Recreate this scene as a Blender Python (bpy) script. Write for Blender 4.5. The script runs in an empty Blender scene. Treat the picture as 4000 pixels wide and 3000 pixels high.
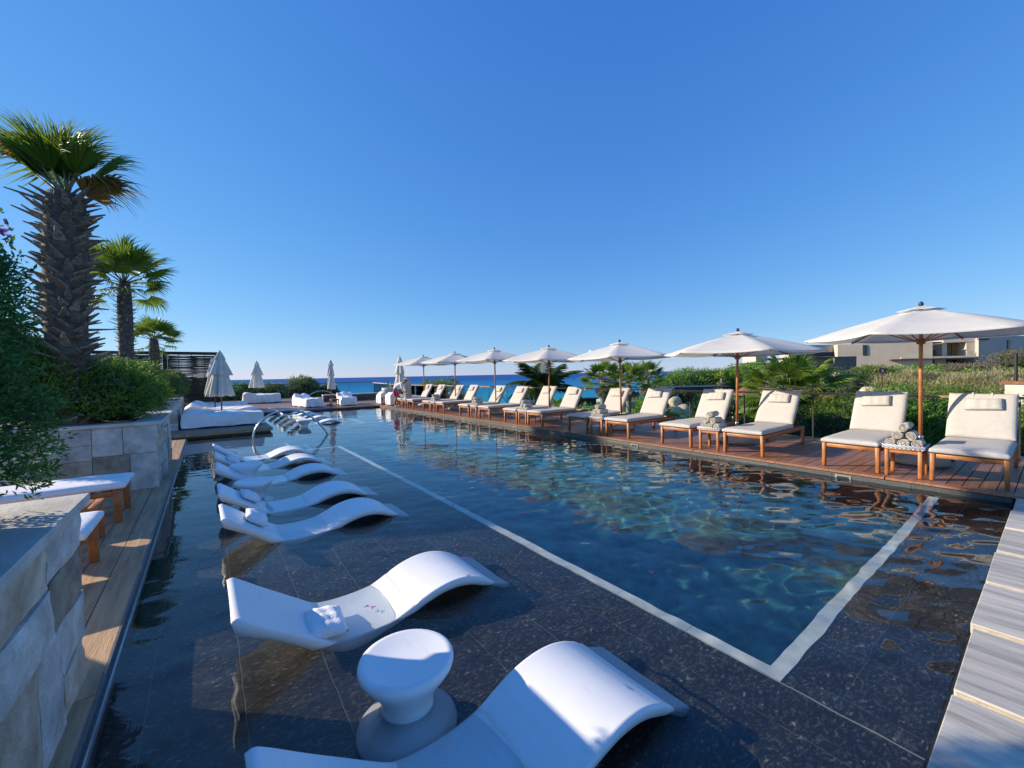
import bpy, bmesh, math, random
import numpy as np
from math import radians as R, sin, cos, pi, tan
from mathutils import Vector, Matrix, Euler
random.seed(7)
RS = np.random.RandomState(7)
sc = bpy.context.scene
col = sc.collection

# ---------------------------------------------------------------- camera
cam_data = bpy.data.cameras.new('camera')
cam = bpy.data.objects.new('camera', cam_data)
col.objects.link(cam)
sc.camera = cam
cam_data.sensor_width = 36.0
cam_data.lens = 14.4
cam_data.clip_start = 0.05
cam_data.clip_end = 60000
EYE = 1.70
def _ray(u, v):
    return Vector(((u-2000)/1600, -(v-1500)/1600, -1)).normalized()
_Y = _ray(805, 1486); _X = _ray(4155, 1420); _X = (_X - _Y*_X.dot(_Y)).normalized(); _Z = _X.cross(_Y)
M3 = Matrix((_X, _Y, _Z))
cam.matrix_world = Matrix.Translation((0, 0, EYE)) @ M3.to_4x4()

# ---------------------------------------------------------------- light
SUN_EL = 21.0
SUN_AZ = 47.0                       # degrees from +Y towards -X
world = bpy.data.worlds.new('World'); sc.world = world
world.use_nodes = True
wn = world.node_tree; wn.nodes.clear()
sky = wn.nodes.new('ShaderNodeTexSky'); sky.sky_type = 'NISHITA'; sky.sun_disc = False
sky.sun_elevation = R(SUN_EL); sky.sun_rotation = R(-SUN_AZ)
sky.altitude = 0; sky.air_density = 1.0; sky.dust_density = 0.0; sky.ozone_density = 6.0
bg = wn.nodes.new('ShaderNodeBackground'); bg.inputs[1].default_value = 0.15
wo = wn.nodes.new('ShaderNodeOutputWorld')
# the photograph's tone curve on the sky: one power and gain per channel, the same in every direction
GRADE = ((.98, .505), (.68, .50), (.37, .625))
_sp = wn.nodes.new('ShaderNodeSeparateColor'); _cb = wn.nodes.new('ShaderNodeCombineColor'); wn.links.new(sky.outputs[0], _sp.inputs[0])
for _i, (_p, _g) in enumerate(GRADE):
    _a = wn.nodes.new('ShaderNodeMath'); _a.operation = 'MULTIPLY'; _a.inputs[1].default_value = .15; wn.links.new(_sp.outputs[_i], _a.inputs[0])
    _b = wn.nodes.new('ShaderNodeMath'); _b.operation = 'POWER'; _b.inputs[1].default_value = _p; wn.links.new(_a.outputs[0], _b.inputs[0])
    _c = wn.nodes.new('ShaderNodeMath'); _c.operation = 'MULTIPLY'; _c.inputs[1].default_value = _g/.15; wn.links.new(_b.outputs[0], _c.inputs[0])
    wn.links.new(_c.outputs[0], _cb.inputs[_i])
wn.links.new(_cb.outputs[0], bg.inputs[0]); wn.links.new(bg.outputs[0], wo.inputs[0])
sun_d = bpy.data.lights.new('sun', 'SUN'); sun_d.energy = 4.8; sun_d.angle = R(0.5); sun_d.color = (1.0, 0.86, 0.66)
sun = bpy.data.objects.new('sun', sun_d); col.objects.link(sun)
_to = Vector((-sin(R(SUN_AZ))*cos(R(SUN_EL)), cos(R(SUN_AZ))*cos(R(SUN_EL)), sin(R(SUN_EL))))
sun.rotation_euler = _to.to_track_quat('Z', 'Y').to_euler()
sun.location = (-20, 20, 20)
sc.view_settings.view_transform = 'Standard'; sc.view_settings.look = 'None'
sc.view_settings.exposure = 0.62; sc.view_settings.gamma = 1.0; sc.view_settings.use_curve_mapping = False
sc.render.engine = 'CYCLES'
sc.cycles.use_denoising = True
sc.cycles.max_bounces = 10; sc.cycles.transparent_max_bounces = 16
sc.cycles.transmission_bounces = 6; sc.cycles.diffuse_bounces = 3; sc.cycles.glossy_bounces = 4
sc.cycles.caustics_refractive = True; sc.cycles.caustics_reflective = True
sc.cycles.sample_clamp_indirect = 4.0; sc.cycles.sample_clamp_direct = 0
sc.cycles.blur_glossy = 0.3
CAUSTICS = True
if CAUSTICS:
    sun_d.cycles.is_caustics_light = True

# ---------------------------------------------------------------- helpers
def link(o, parent=None):
    col.objects.link(o)
    if parent is not None: o.parent = parent
    return o
def tag(o, label=None, cat=None, group=None, kind=None):
    if label: o['label'] = label
    if cat: o['category'] = cat
    if group: o['group'] = group
    if kind: o['kind'] = kind
    return o
def empty(name, loc=(0,0,0), rz=0, label=None, cat=None, group=None):
    o = bpy.data.objects.new(name, None); o.empty_display_size = .1
    o.location = loc; o.rotation_euler = (0, 0, rz); link(o)
    return tag(o, label, cat, group)
class MB:
    """collects geometry for one mesh object"""
    def __init__(s): s.v = []; s.f = []; s.sm = []
    def add(s, vs, fs, smooth=False, M=None):
        b = len(s.v)
        if M is not None: vs = [M @ Vector(p) for p in vs]
        s.v += [tuple(p) for p in vs]
        s.f += [tuple(i+b for i in f) for f in fs]
        s.sm += [smooth]*len(fs)
        return s
    def box(s, a, b, M=None):
        x0,y0,z0 = a; x1,y1,z1 = b
        return s.add([(x0,y0,z0),(x1,y0,z0),(x1,y1,z0),(x0,y1,z0),(x0,y0,z1),(x1,y0,z1),(x1,y1,z1),(x0,y1,z1)],
              [(0,3,2,1),(4,5,6,7),(0,1,5,4),(1,2,6,5),(2,3,7,6),(3,0,4,7)], False, M)
    def taper(s, a, b, sh, M=None):
        """box whose bottom is shrunk: sh=(dx0,dx1,dy0,dy1)"""
        x0,y0,z0 = a; x1,y1,z1 = b
        return s.add([(x0+sh[0],y0+sh[2],z0),(x1-sh[1],y0+sh[2],z0),(x1-sh[1],y1-sh[3],z0),(x0+sh[0],y1-sh[3],z0),(x0,y0,z1),(x1,y0,z1),(x1,y1,z1),(x0,y1,z1)],
              [(0,3,2,1),(4,5,6,7),(0,1,5,4),(1,2,6,5),(2,3,7,6),(3,0,4,7)], False, M)
    def tube(s, path, rad, n=10, caps=True, smooth=True):
        path = [Vector(p) for p in path]
        if not hasattr(rad, '__len__'): rad = [rad]*len(path)
        vs = []; up = Vector((0,0,1)); prev = None
        for i, p in enumerate(path):
            t = (path[min(i+1,len(path)-1)] - path[max(i-1,0)]).normalized()
            if prev is None:
                a = up if abs(t.z) < .9 else Vector((1,0,0))
                u = t.cross(a).normalized()
            else:
                u = (prev - t*prev.dot(t)).normalized()
            prev = u; w = t.cross(u)
            for k in range(n):
                q = 2*pi*k/n; vs.append(p + (u*cos(q)+w*sin(q))*rad[i])
        fs = [(i*n+k, i*n+(k+1)%n, (i+1)*n+(k+1)%n, (i+1)*n+k) for i in range(len(path)-1) for k in range(n)]
        if caps:
            fs.append(tuple(range(n))[::-1]); fs.append(tuple((len(path)-1)*n+k for k in range(n)))
        return s.add(vs, fs, smooth)
    def lathe(s, prof, n=32, M=None, smooth=True):
        vs = [(r*cos(2*pi*k/n), r*sin(2*pi*k/n), z) for r, z in prof for k in range(n)]
        fs = [(i*n+k, i*n+(k+1)%n, (i+1)*n+(k+1)%n, (i+1)*n+k) for i in range(len(prof)-1) for k in range(n)]
        fs.append(tuple(range(n))[::-1]); fs.append(tuple((len(prof)-1)*n+k for k in range(n)))
        return s.add(vs, fs, smooth, M)
    def grid(s, fn, nu, nv, smooth=True, M=None):
        vs = [fn(i/nu, j/nv) for i in range(nu+1) for j in range(nv+1)]
        fs = [(i*(nv+1)+j, (i+1)*(nv+1)+j, (i+1)*(nv+1)+j+1, i*(nv+1)+j+1) for i in range(nu) for j in range(nv)]
        return s.add(vs, fs, smooth, M)
    def mesh(s, name, m=None):
        me = bpy.data.meshes.new(name); me.from_pydata(s.v, [], s.f)
        me.polygons.foreach_set('use_smooth', s.sm)
        if m: me.materials.append(m)
        me.update(); return me
    def build(s, name, m, parent=None):
        return link(bpy.data.objects.new(name, s.mesh(name, m)), parent)
def bevel(o, w=.005, seg=2, ang=None, smooth=True):
    bm = bmesh.new(); bm.from_mesh(o.data)
    es = [e for e in bm.edges if len(e.link_faces) == 2 and (e.calc_face_angle(0) > R(25))]
    bmesh.ops.bevel(bm, geom=es, offset=w, segments=seg, profile=.6, affect='EDGES', clamp_overlap=True)
    bmesh.ops.recalc_face_normals(bm, faces=bm.faces)
    for f in bm.faces: f.smooth = smooth
    bm.to_mesh(o.data); bm.free(); return o
def obj(name, me, parent=None, loc=None, M=None):
    o = bpy.data.objects.new(name, me)
    if M is not None: o.matrix_local = M
    elif loc is not None: o.location = loc
    return link(o, parent)
def copy_tree(o, parent=None):
    c = o.copy(); col.objects.link(c); c.parent = parent
    for ch in list(o.children): copy_tree(ch, c)
    return c
def quads_mesh(name, V, m, uvw=None, nper=4):
    """V: (n*nper,3) array of separate polygons"""
    n = len(V)//nper
    me = bpy.data.meshes.new(name)
    me.vertices.add(n*nper); me.vertices.foreach_set('co', np.asarray(V, dtype=np.float32).ravel())
    me.loops.add(n*nper); me.loops.foreach_set('vertex_index', np.arange(n*nper, dtype=np.int32))
    me.polygons.add(n); me.polygons.foreach_set('loop_start', np.arange(0, n*nper, nper, dtype=np.int32))
    try: me.polygons.foreach_set('loop_total', np.full(n, nper, dtype=np.int32))
    except Exception: pass
    me.update(calc_edges=True); me.validate()
    if m: me.materials.append(m)
    return me

# ---------------------------------------------------------------- materials
MATS = {}
def mat(name, c1, c2=None, rough=.6, scale=8, detail=4, bump=0, bscale=None, metal=0, spec=.5, stretch=(1,1,1),
        voro=0, c3=None, rnd=0, sheen=0, sub=0, trans=0, coords='Object'):
    m = bpy.data.materials.new(name); m.use_nodes = True
    nt = m.node_tree; N = nt.nodes; L = nt.links
    b = N['Principled BSDF']; b.inputs['Roughness'].default_value = rough; b.inputs['Metallic'].default_value = metal
    b.inputs['Specular IOR Level'].default_value = spec
    tc = N.new('ShaderNodeTexCoord'); mp = N.new('ShaderNodeMapping'); mp.inputs['Scale'].default_value = stretch
    if coords == 'World':
        ge = N.new('ShaderNodeNewGeometry'); L.new(ge.outputs['Position'], mp.inputs[0])
    else: L.new(tc.outputs[coords], mp.inputs[0])
    src = mp.outputs[0]
    if rnd or coords == 'Object':
        oi = N.new('ShaderNodeObjectInfo')
        if coords == 'Object' and rnd:
            ml = N.new('ShaderNodeVectorMath'); ml.operation = 'MULTIPLY_ADD'
            cb = N.new('ShaderNodeCombineXYZ')
            for k in range(3): L.new(oi.outputs['Random'], cb.inputs[k])
            ml.inputs[1].default_value = (37, 61, 23)
            L.new(cb.outputs[0], ml.inputs[0]); L.new(src, ml.inputs[2]); src = ml.outputs[0]
    out = None
    if c2 is not None:
        nz = N.new('ShaderNodeTexNoise'); nz.inputs['Scale'].default_value = scale; nz.inputs['Detail'].default_value = detail
        nz.inputs['Roughness'].default_value = .6
        L.new(src, nz.inputs['Vector'])
        cr = N.new('ShaderNodeValToRGB'); cr.color_ramp.elements[0].color = (*c1, 1); cr.color_ramp.elements[1].color = (*c2, 1)
        cr.color_ramp.elements[0].position = .34; cr.color_ramp.elements[1].position = .66
        if c3 is not None:
            e = cr.color_ramp.elements.new(.5); e.color = (*c3, 1)
        L.new(nz.outputs['Fac'], cr.inputs[0]); out = cr.outputs[0]
    else:
        rg = N.new('ShaderNodeRGB'); rg.outputs[0].default_value = (*c1, 1); out = rg.outputs[0]
    if rnd:
        hs = N.new('ShaderNodeHueSaturation'); mr = N.new('ShaderNodeMapRange')
        mr.inputs['To Min'].default_value = 1-rnd; mr.inputs['To Max'].default_value = 1+rnd
        L.new(oi.outputs['Random'], mr.inputs[0]); L.new(mr.outputs[0], hs.inputs['Value'])
        L.new(out, hs.inputs['Color']); out = hs.outputs[0]
    L.new(out, b.inputs['Base Color'])
    if bump:
        nb = N.new('ShaderNodeTexNoise'); nb.inputs['Scale'].default_value = bscale or scale*4; nb.inputs['Detail'].default_value = 5
        L.new(src, nb.inputs['Vector'])
        bp = N.new('ShaderNodeBump'); bp.inputs['Strength'].default_value = min(1, bump*1.0); bp.inputs['Distance'].default_value = .01
        L.new(nb.outputs['Fac'], bp.inputs['Height']); L.new(bp.outputs[0], b.inputs['Normal'])
    if trans:
        # thin leaf or cloth: part of the light passes through
        tr = N.new('ShaderNodeBsdfTranslucent'); mx = N.new('ShaderNodeMixShader'); mx.inputs[0].default_value = trans
        L.new(out, tr.inputs[0]); L.new(b.outputs[0], mx.inputs[1]); L.new(tr.outputs[0], mx.inputs[2])
        L.new(mx.outputs[0], N['Material Output'].inputs[0])
    MATS[name] = m; return m
def leafmat(name, dark, light, tr=.35, rough=.5, tip=None, scale=6.):
    """foliage: colour differs from leaf to leaf (random per face island) and slowly through the crown"""
    m = bpy.data.materials.new(name); m.use_nodes = True
    nt = m.node_tree; N = nt.nodes; L = nt.links
    b = N['Principled BSDF']; b.inputs['Roughness'].default_value = rough; b.inputs['Specular IOR Level'].default_value = .35
    ge = N.new('ShaderNodeNewGeometry'); nz = N.new('ShaderNodeTexNoise'); nz.inputs['Scale'].default_value = scale
    L.new(ge.outputs['Position'], nz.inputs['Vector'])
    ad = N.new('ShaderNodeMath'); ad.operation = 'MULTIPLY_ADD'; ad.inputs[1].default_value = .55
    L.new(ge.outputs['Random Per Island'], ad.inputs[0])
    sb = N.new('ShaderNodeMath'); sb.operation = 'MULTIPLY_ADD'; sb.inputs[1].default_value = 1.2; sb.inputs[2].default_value = -.38
    L.new(nz.outputs['Fac'], sb.inputs[0]); L.new(sb.outputs[0], ad.inputs[2])
    cr = N.new('ShaderNodeValToRGB'); cr.color_ramp.elements[0].color = (*dark, 1); cr.color_ramp.elements[1].color = (*light, 1)
    cr.color_ramp.elements[0].position = .15; cr.color_ramp.elements[1].position = .85
    if tip:
        e = cr.color_ramp.elements.new(.97); e.color = (*tip, 1)
    L.new(ad.outputs[0], cr.inputs[0]); L.new(cr.outputs[0], b.inputs['Base Color'])
    t = N.new('ShaderNodeBsdfTranslucent'); L.new(cr.outputs[0], t.inputs[0])
    mx = N.new('ShaderNodeMixShader'); mx.inputs[0].default_value = tr
    L.new(b.outputs[0], mx.inputs[1]); L.new(t.outputs[0], mx.inputs[2]); L.new(mx.outputs[0], N['Material Output'].inputs[0])
    return m

def granite(name, base, fleck, sc_=26, gloss=.35):
    m = bpy.data.materials.new(name); m.use_nodes = True
    nt = m.node_tree; N = nt.nodes; L = nt.links; b = N['Principled BSDF']; b.inputs['Roughness'].default_value = gloss
    ge = N.new('ShaderNodeNewGeometry'); mp = N.new('ShaderNodeMapping'); mp.inputs['Scale'].default_value = (1, 1.9, 1); mp.inputs['Rotation'].default_value = (0,0,.5)
    L.new(ge.outputs['Position'], mp.inputs[0])
    oi = N.new('ShaderNodeObjectInfo')
    v = N.new('ShaderNodeTexVoronoi'); v.inputs['Scale'].default_value = sc_; v.feature = 'SMOOTH_F1'
    n1 = N.new('ShaderNodeTexNoise'); n1.inputs['Scale'].default_value = 9; n1.inputs['Detail'].default_value = 6
    ad = N.new('ShaderNodeVectorMath'); ad.operation = 'MULTIPLY_ADD'; ad.inputs[1].default_value = (.12,.12,.12)
    L.new(mp.outputs[0], n1.inputs[0]); L.new(n1.outputs['Color'], ad.inputs[0]); L.new(mp.outputs[0], ad.inputs[2])
    L.new(ad.outputs[0], v.inputs['Vector'])
    n2 = N.new('ShaderNodeTexNoise'); n2.inputs['Scale'].default_value = 30; n2.inputs['Detail'].default_value = 7; n2.inputs['Roughness'].default_value = .7
    L.new(ad.outputs[0], n2.inputs[0])
    cr = N.new('ShaderNodeValToRGB'); cr.color_ramp.elements[0].position = .02; cr.color_ramp.elements[0].color = (1,1,1,1)
    cr.color_ramp.elements[1].position = .30; cr.color_ramp.elements[1].color = (0,0,0,1)
    L.new(v.outputs['Distance'], cr.inputs[0])
    cr2 = N.new('ShaderNodeValToRGB'); cr2.color_ramp.elements[0].position = .50; cr2.color_ramp.elements[0].color = (0,0,0,1)
    cr2.color_ramp.elements[1].position = .64; cr2.color_ramp.elements[1].color = (1,1,1,1)
    L.new(n2.outputs['Fac'], cr2.inputs[0])
    mu = N.new('ShaderNodeMath'); mu.operation = 'MULTIPLY'; L.new(cr.outputs[0], mu.inputs[0]); L.new(cr2.outputs[0], mu.inputs[1])
    n3 = N.new('ShaderNodeTexNoise'); n3.inputs['Scale'].default_value = 90; n3.inputs['Detail'].default_value = 3
    L.new(mp.outputs[0], n3.inputs[0])
    m2 = N.new('ShaderNodeMath'); m2.operation = 'MULTIPLY_ADD'; m2.inputs[1].default_value = .22; L.new(cr2.outputs[0], m2.inputs[0]); L.new(mu.outputs[0], m2.inputs[2]); m2.use_clamp = True
    mx = N.new('ShaderNodeMix'); mx.data_type = 'RGBA'
    mx.inputs[6].default_value = (*base, 1); mx.inputs[7].default_value = (*fleck, 1)
    L.new(m2.outputs[0], mx.inputs[0])
    hs = N.new('ShaderNodeHueSaturation'); mr = N.new('ShaderNodeMapRange'); mr.inputs['To Min'].default_value = .8; mr.inputs['To Max'].default_value = 1.2
    L.new(oi.outputs['Random'], mr.inputs[0]); L.new(mr.outputs[0], hs.inputs['Value']); L.new(mx.outputs[2], hs.inputs['Color'])
    L.new(hs.outputs[0], b.inputs['Base Color'])
    return m

M_granite = granite('granite', (.024,.022,.018), (.46,.42,.34), 17)
M_curb = granite('curb_stone', (.07,.075,.075), (.22,.22,.21), 60, .6)
M_tile = mat('pool_tile', (.010,.085,.105), (.065,.25,.25), .3, 5, 6, rnd=.3, coords='World')
M_stripe = mat('pale_stone_strip', (.55,.6,.55), (.75,.78,.72), .5, 9, 6, coords='World')
M_grout = mat('grout', (.30,.31,.27), rough=.9)
M_poolwall = mat('pool_wall', (.02,.028,.035), (.04,.05,.06), .4, 12, coords='World')
M_teak = mat('teak', (.30,.105,.030), (.46,.18,.055), .5, 6, 5, .15, 40, stretch=(1,1,1), rnd=.10)
M_teakd = mat('teak_dark', (.16,.055,.022), (.28,.10,.04), .5, 8, 5, .15, 40, rnd=.12)
M_plank = mat('deck_plank_wood', (.20,.088,.050), (.33,.155,.088), .42, 5, 6, .25, 30, stretch=(.35,6,1), rnd=.22, coords='Object')
M_plank2 = mat('left_plank_wood', (.33,.20,.10), (.52,.34,.19), .6, 4, 6, .35, 30, stretch=(6,.35,1), rnd=.18, coords='Object')
M_cream = mat('cream_canvas', (.48,.455,.425), (.52,.495,.465), .9, 14, 4, .25, 120, rnd=.03, spec=.2)
M_canopy = mat('canopy_canvas', (.80,.78,.73), (.86,.845,.80), .9, 3, 5, .3, 60, rnd=.04, spec=.2, trans=.40)
M_canvas2 = mat('closed_canopy_canvas', (.62,.58,.50), (.73,.69,.61), .9, 6, 4, .3, 80, rnd=.04, spec=.2)
M_sheet = mat('white_cover_cloth', (.80,.80,.80), (.88,.88,.87), .9, 5, 4, .35, 50, spec=.2)
M_white = mat('white_resin', (.76,.765,.765), (.84,.845,.845), .42, 1.6, 8, .12, 220, rnd=.02)
def _tide():
    # faint yellow-grey tide mark left at the waterline, and fine scuffs
    N = M_white.node_tree.nodes; L = M_white.node_tree.links; b = N['Principled BSDF']; src = b.inputs['Base Color'].links[0].from_socket
    ge = N.new('ShaderNodeNewGeometry'); sp = N.new('ShaderNodeSeparateXYZ'); L.new(ge.outputs['Position'], sp.inputs[0])
    nz = N.new('ShaderNodeTexNoise'); nz.inputs['Scale'].default_value = 7; nz.inputs['Detail'].default_value = 6; L.new(ge.outputs['Position'], nz.inputs[0])
    ad = N.new('ShaderNodeMath'); ad.operation = 'MULTIPLY_ADD'; ad.inputs[1].default_value = .05; L.new(nz.outputs['Fac'], ad.inputs[0]); L.new(sp.outputs[2], ad.inputs[2])
    mr = N.new('ShaderNodeMapRange'); mr.inputs['From Min'].default_value = .0; mr.inputs['From Max'].default_value = .012; mr.inputs['To Min'].default_value = .45; mr.inputs['To Max'].default_value = 0
    ab = N.new('ShaderNodeMath'); ab.operation = 'SUBTRACT'; ab.inputs[1].default_value = .034; L.new(ad.outputs[0], ab.inputs[0]); ac = N.new('ShaderNodeMath'); ac.operation = 'ABSOLUTE'; L.new(ab.outputs[0], ac.inputs[0]); L.new(ac.outputs[0], mr.inputs[0])
    mx = N.new('ShaderNodeMix'); mx.data_type = 'RGBA'; mx.inputs[7].default_value = (.60,.60,.52,1); L.new(mr.outputs[0], mx.inputs[0]); L.new(src, mx.inputs[6])
    n2 = N.new('ShaderNodeTexNoise'); n2.inputs['Scale'].default_value = 45; n2.inputs['Detail'].default_value = 8; mp = N.new('ShaderNodeMapping'); mp.inputs['Scale'].default_value = (1,.12,1); L.new(ge.outputs['Position'], mp.inputs[0]); L.new(mp.outputs[0], n2.inputs[0])
    m3 = N.new('ShaderNodeMapRange'); m3.inputs['From Min'].default_value = .62; m3.inputs['From Max'].default_value = .75; m3.inputs['To Max'].default_value = .35; L.new(n2.outputs['Fac'], m3.inputs[0])
    m4 = N.new('ShaderNodeMix'); m4.data_type = 'RGBA'; m4.inputs[7].default_value = (.50,.50,.47,1); L.new(m3.outputs[0], m4.inputs[0]); L.new(mx.outputs[2], m4.inputs[6]); L.new(m4.outputs[2], b.inputs['Base Color'])
_tide()
M_pillow = mat('white_pillow', (.80,.80,.80), (.86,.86,.86), .8, 9, 4, .4, 60)
M_steel = mat('brushed_steel', (.55,.56,.58), (.65,.66,.68), .22, 20, metal=1)
M_dark = mat('dark_metal', (.02,.02,.022), (.035,.035,.035), .45, 10)
M_towel = mat('beige_towel', (.46,.42,.36), (.60,.56,.49), .95, 60, 5, .9, 160, rnd=.05, spec=.1)
M_conc = mat('travertine', (.40,.375,.335), (.56,.53,.475), .7, 3.5, 8, .5, 25, rnd=.08)
M_cap = mat('limestone_cap', (.42,.40,.36), (.66,.635,.58), .65, 2.5, 10, .5, 40, rnd=.05)
M_mort = mat('mortar', (.16,.15,.135), (.24,.225,.20), .9, 12)
M_st = [mat('stone_grey', (.38,.365,.34), (.70,.68,.63), .8, 5, 10, 1, 45, rnd=.15),
        mat('stone_tan', (.36,.28,.19), (.62,.54,.43), .8, 5, 10, 1, 45, rnd=.15),
        mat('stone_brown', (.22,.17,.12), (.48,.39,.28), .8, 5, 10, 1, 45, c3=(.36,.31,.23), rnd=.15)]
M_slab = mat('veined_marble', (.30,.275,.235), (.60,.55,.46), .65, 2.2, 12, .35, 30, stretch=(6,.45,1), c3=(.47,.435,.375), rnd=.12)
M_slabedge = mat('slab_edge', (.40,.355,.27), (.52,.46,.36), .7, 9, 6, .5, 30)
M_soil = mat('soil', (.07,.05,.035), (.12,.09,.06), .95, 6, 6, .8, 20)
M_basecon = mat('umbrella_base_resin', (.36,.33,.28), (.44,.41,.36), .8, 9, 6, .3, 60)

def glassmat(name, tint=(.92,.97,.96), fac=.12, tr=(.88,.95,.94)):
    m = bpy.data.materials.new(name); m.use_nodes = True; N = m.node_tree.nodes; L = m.node_tree.links
    N.remove(N['Principled BSDF'])
    t = N.new('ShaderNodeBsdfTransparent'); t.inputs[0].default_value = (*tr, 1)
    g = N.new('ShaderNodeBsdfGlossy'); g.inputs['Roughness'].default_value = .02; g.inputs[0].default_value = (*tint, 1)
    fr = N.new('ShaderNodeFresnel'); fr.inputs[0].default_value = 1.13
    mx = N.new('ShaderNodeMixShader'); L.new(fr.outputs[0], mx.inputs[0]); L.new(t.outputs[0], mx.inputs[1]); L.new(g.outputs[0], mx.inputs[2])
    L.new(mx.outputs[0], N['Material Output'].inputs[0]); return m
M_glass = glassmat('clear_glass')
M_window = mat('window_glass', (.02,.03,.035), rough=.05, spec=.8)

M_water = bpy.data.materials.new('pool_water'); M_water.use_nodes = True
_N = M_water.node_tree.nodes; _L = M_water.node_tree.links; _N.remove(_N['Principled BSDF'])
_g = _N.new('ShaderNodeBsdfGlass'); _g.inputs['IOR'].default_value = 1.333; _g.inputs['Roughness'].default_value = 0; _g.inputs[0].default_value = (.96,.99,1,1)
_L.new(_g.outputs[0], _N['Material Output'].inputs[0])

# ================================================================ the setting
XL, XR, YN, YF = -.5, 7.85, .34, 23.2      # pool edges
PX, PY = 1.65, 15.2                        # corner of the projecting deck
SH = -.20                                  # shelf depth
S = lambda o: tag(o, kind='structure')

# ---- ground under everything on the terrace (kept below the pool) and the terrain outside
TR = Matrix.Rotation(R(-36.7), 3, 'Z')      # camera-aligned frame: r to the right, d away
def rd(r, d, z=0.):
    return TR @ Vector((r, d, z))
def smooth(a, b, t):
    t = min(1, max(0, (t-a)/(b-a))); return t*t*(3-2*t)
def ground_h(x, y):
    p = TR.transposed() @ Vector((x, y, 0)); r, d = p.x, max(p.y, .1)
    s = r/max(d, 1)
    # height along a bearing
    right = -1.6 + smooth(12, 40, d)*1.9 + smooth(40, 90, d)*1.1
    mid = -1.3 - smooth(25, 60, d)*.5
    left = -1.6 - smooth(20, 60, d)*1.3 - smooth(60, 140, d)*6.5
    a = smooth(.42, .62, s); b = smooth(.68, .95, s)
    h = left*(1-a) + (mid*(1-b) + right*b)*a
    h -= smooth(120, 200, d)*(9+max(0, h))*(1-smooth(.75, 1.2, s))
    h += .18*sin(x*.7+1.3*sin(y*.31))*cos(y*.53+x*.11)
    return h
def terrain():
    mb = MB(); n1, n2 = 90, 80
    vs = []
    for i in range(n1+1):
        d = 3*(500/3)**(i/n1)
        for j in range(n2+1):
            th = R(-62 + 155*j/n2)
            r_, d_ = d*sin(th)*1.0, d*cos(th)
            p = rd(r_, d_); x, y = p.x, p.y
            h = ground_h(x, y)
            if th < R(-4): h = -.7 - smooth(45, 75, y)*10 - smooth(-12, -60, x)*0
            # terrace block sits on it
            if -30 < x < 11.6 and -40 < y < 38.9: h = min(h, -4)
            vs.append((x, y, h))
    fs = [(i*(n2+1)+j, i*(n2+1)+j+1, (i+1)*(n2+1)+j+1, (i+1)*(n2+1)+j) for i in range(n1) for j in range(n2)]
    mb.add(vs, fs, True)
    m = mat('dry_hillside', (.20,.155,.10), (.10,.12,.045), .95, .35, 8, .8, 6, c3=(.15,.14,.07), coords='World')
    return S(mb.build('terrain', m))
terrain()
mb = MB(); mb.add([(-40000,-40000,-8),(40000,-40000,-8),(40000,60000,-8),(-40000,60000,-8)], [(0,1,2,3)])
M_sea = bpy.data.materials.new('sea_water'); M_sea.use_nodes = True
def _sea():
    N = M_sea.node_tree.nodes; L = M_sea.node_tree.links; b = N['Principled BSDF']
    b.inputs['Roughness'].default_value = .5; b.inputs['Specular IOR Level'].default_value = .12
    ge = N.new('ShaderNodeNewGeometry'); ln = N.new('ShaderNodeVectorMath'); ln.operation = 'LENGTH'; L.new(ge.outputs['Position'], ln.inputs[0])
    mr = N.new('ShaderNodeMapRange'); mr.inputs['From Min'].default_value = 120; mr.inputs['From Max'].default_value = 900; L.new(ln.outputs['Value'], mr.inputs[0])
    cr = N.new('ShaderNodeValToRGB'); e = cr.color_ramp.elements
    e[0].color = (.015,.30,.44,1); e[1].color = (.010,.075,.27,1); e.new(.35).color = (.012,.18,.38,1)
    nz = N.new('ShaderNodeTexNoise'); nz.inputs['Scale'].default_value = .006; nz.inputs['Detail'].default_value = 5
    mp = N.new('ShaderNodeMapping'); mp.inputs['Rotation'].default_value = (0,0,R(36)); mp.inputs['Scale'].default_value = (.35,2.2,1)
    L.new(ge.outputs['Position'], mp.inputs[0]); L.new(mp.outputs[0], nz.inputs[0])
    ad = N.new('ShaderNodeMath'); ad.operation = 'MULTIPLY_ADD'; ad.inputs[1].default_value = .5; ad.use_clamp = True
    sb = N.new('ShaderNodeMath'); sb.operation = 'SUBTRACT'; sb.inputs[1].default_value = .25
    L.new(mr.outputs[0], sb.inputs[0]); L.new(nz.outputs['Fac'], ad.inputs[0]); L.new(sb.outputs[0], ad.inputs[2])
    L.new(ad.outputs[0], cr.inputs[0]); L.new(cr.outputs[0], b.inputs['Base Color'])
    n2 = N.new('ShaderNodeTexNoise'); n2.inputs['Scale'].default_value = .25; n2.inputs['Detail'].default_value = 8; L.new(mp.outputs[0], n2.inputs[0])
    bp = N.new('ShaderNodeBump'); bp.inputs['Strength'].default_value = .6; bp.inputs['Distance'].default_value = 1.2
    L.new(n2.outputs['Fac'], bp.inputs['Height']); L.new(bp.outputs[0], b.inputs['Normal'])
_sea()
S(mb.build('sea', M_sea))

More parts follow.
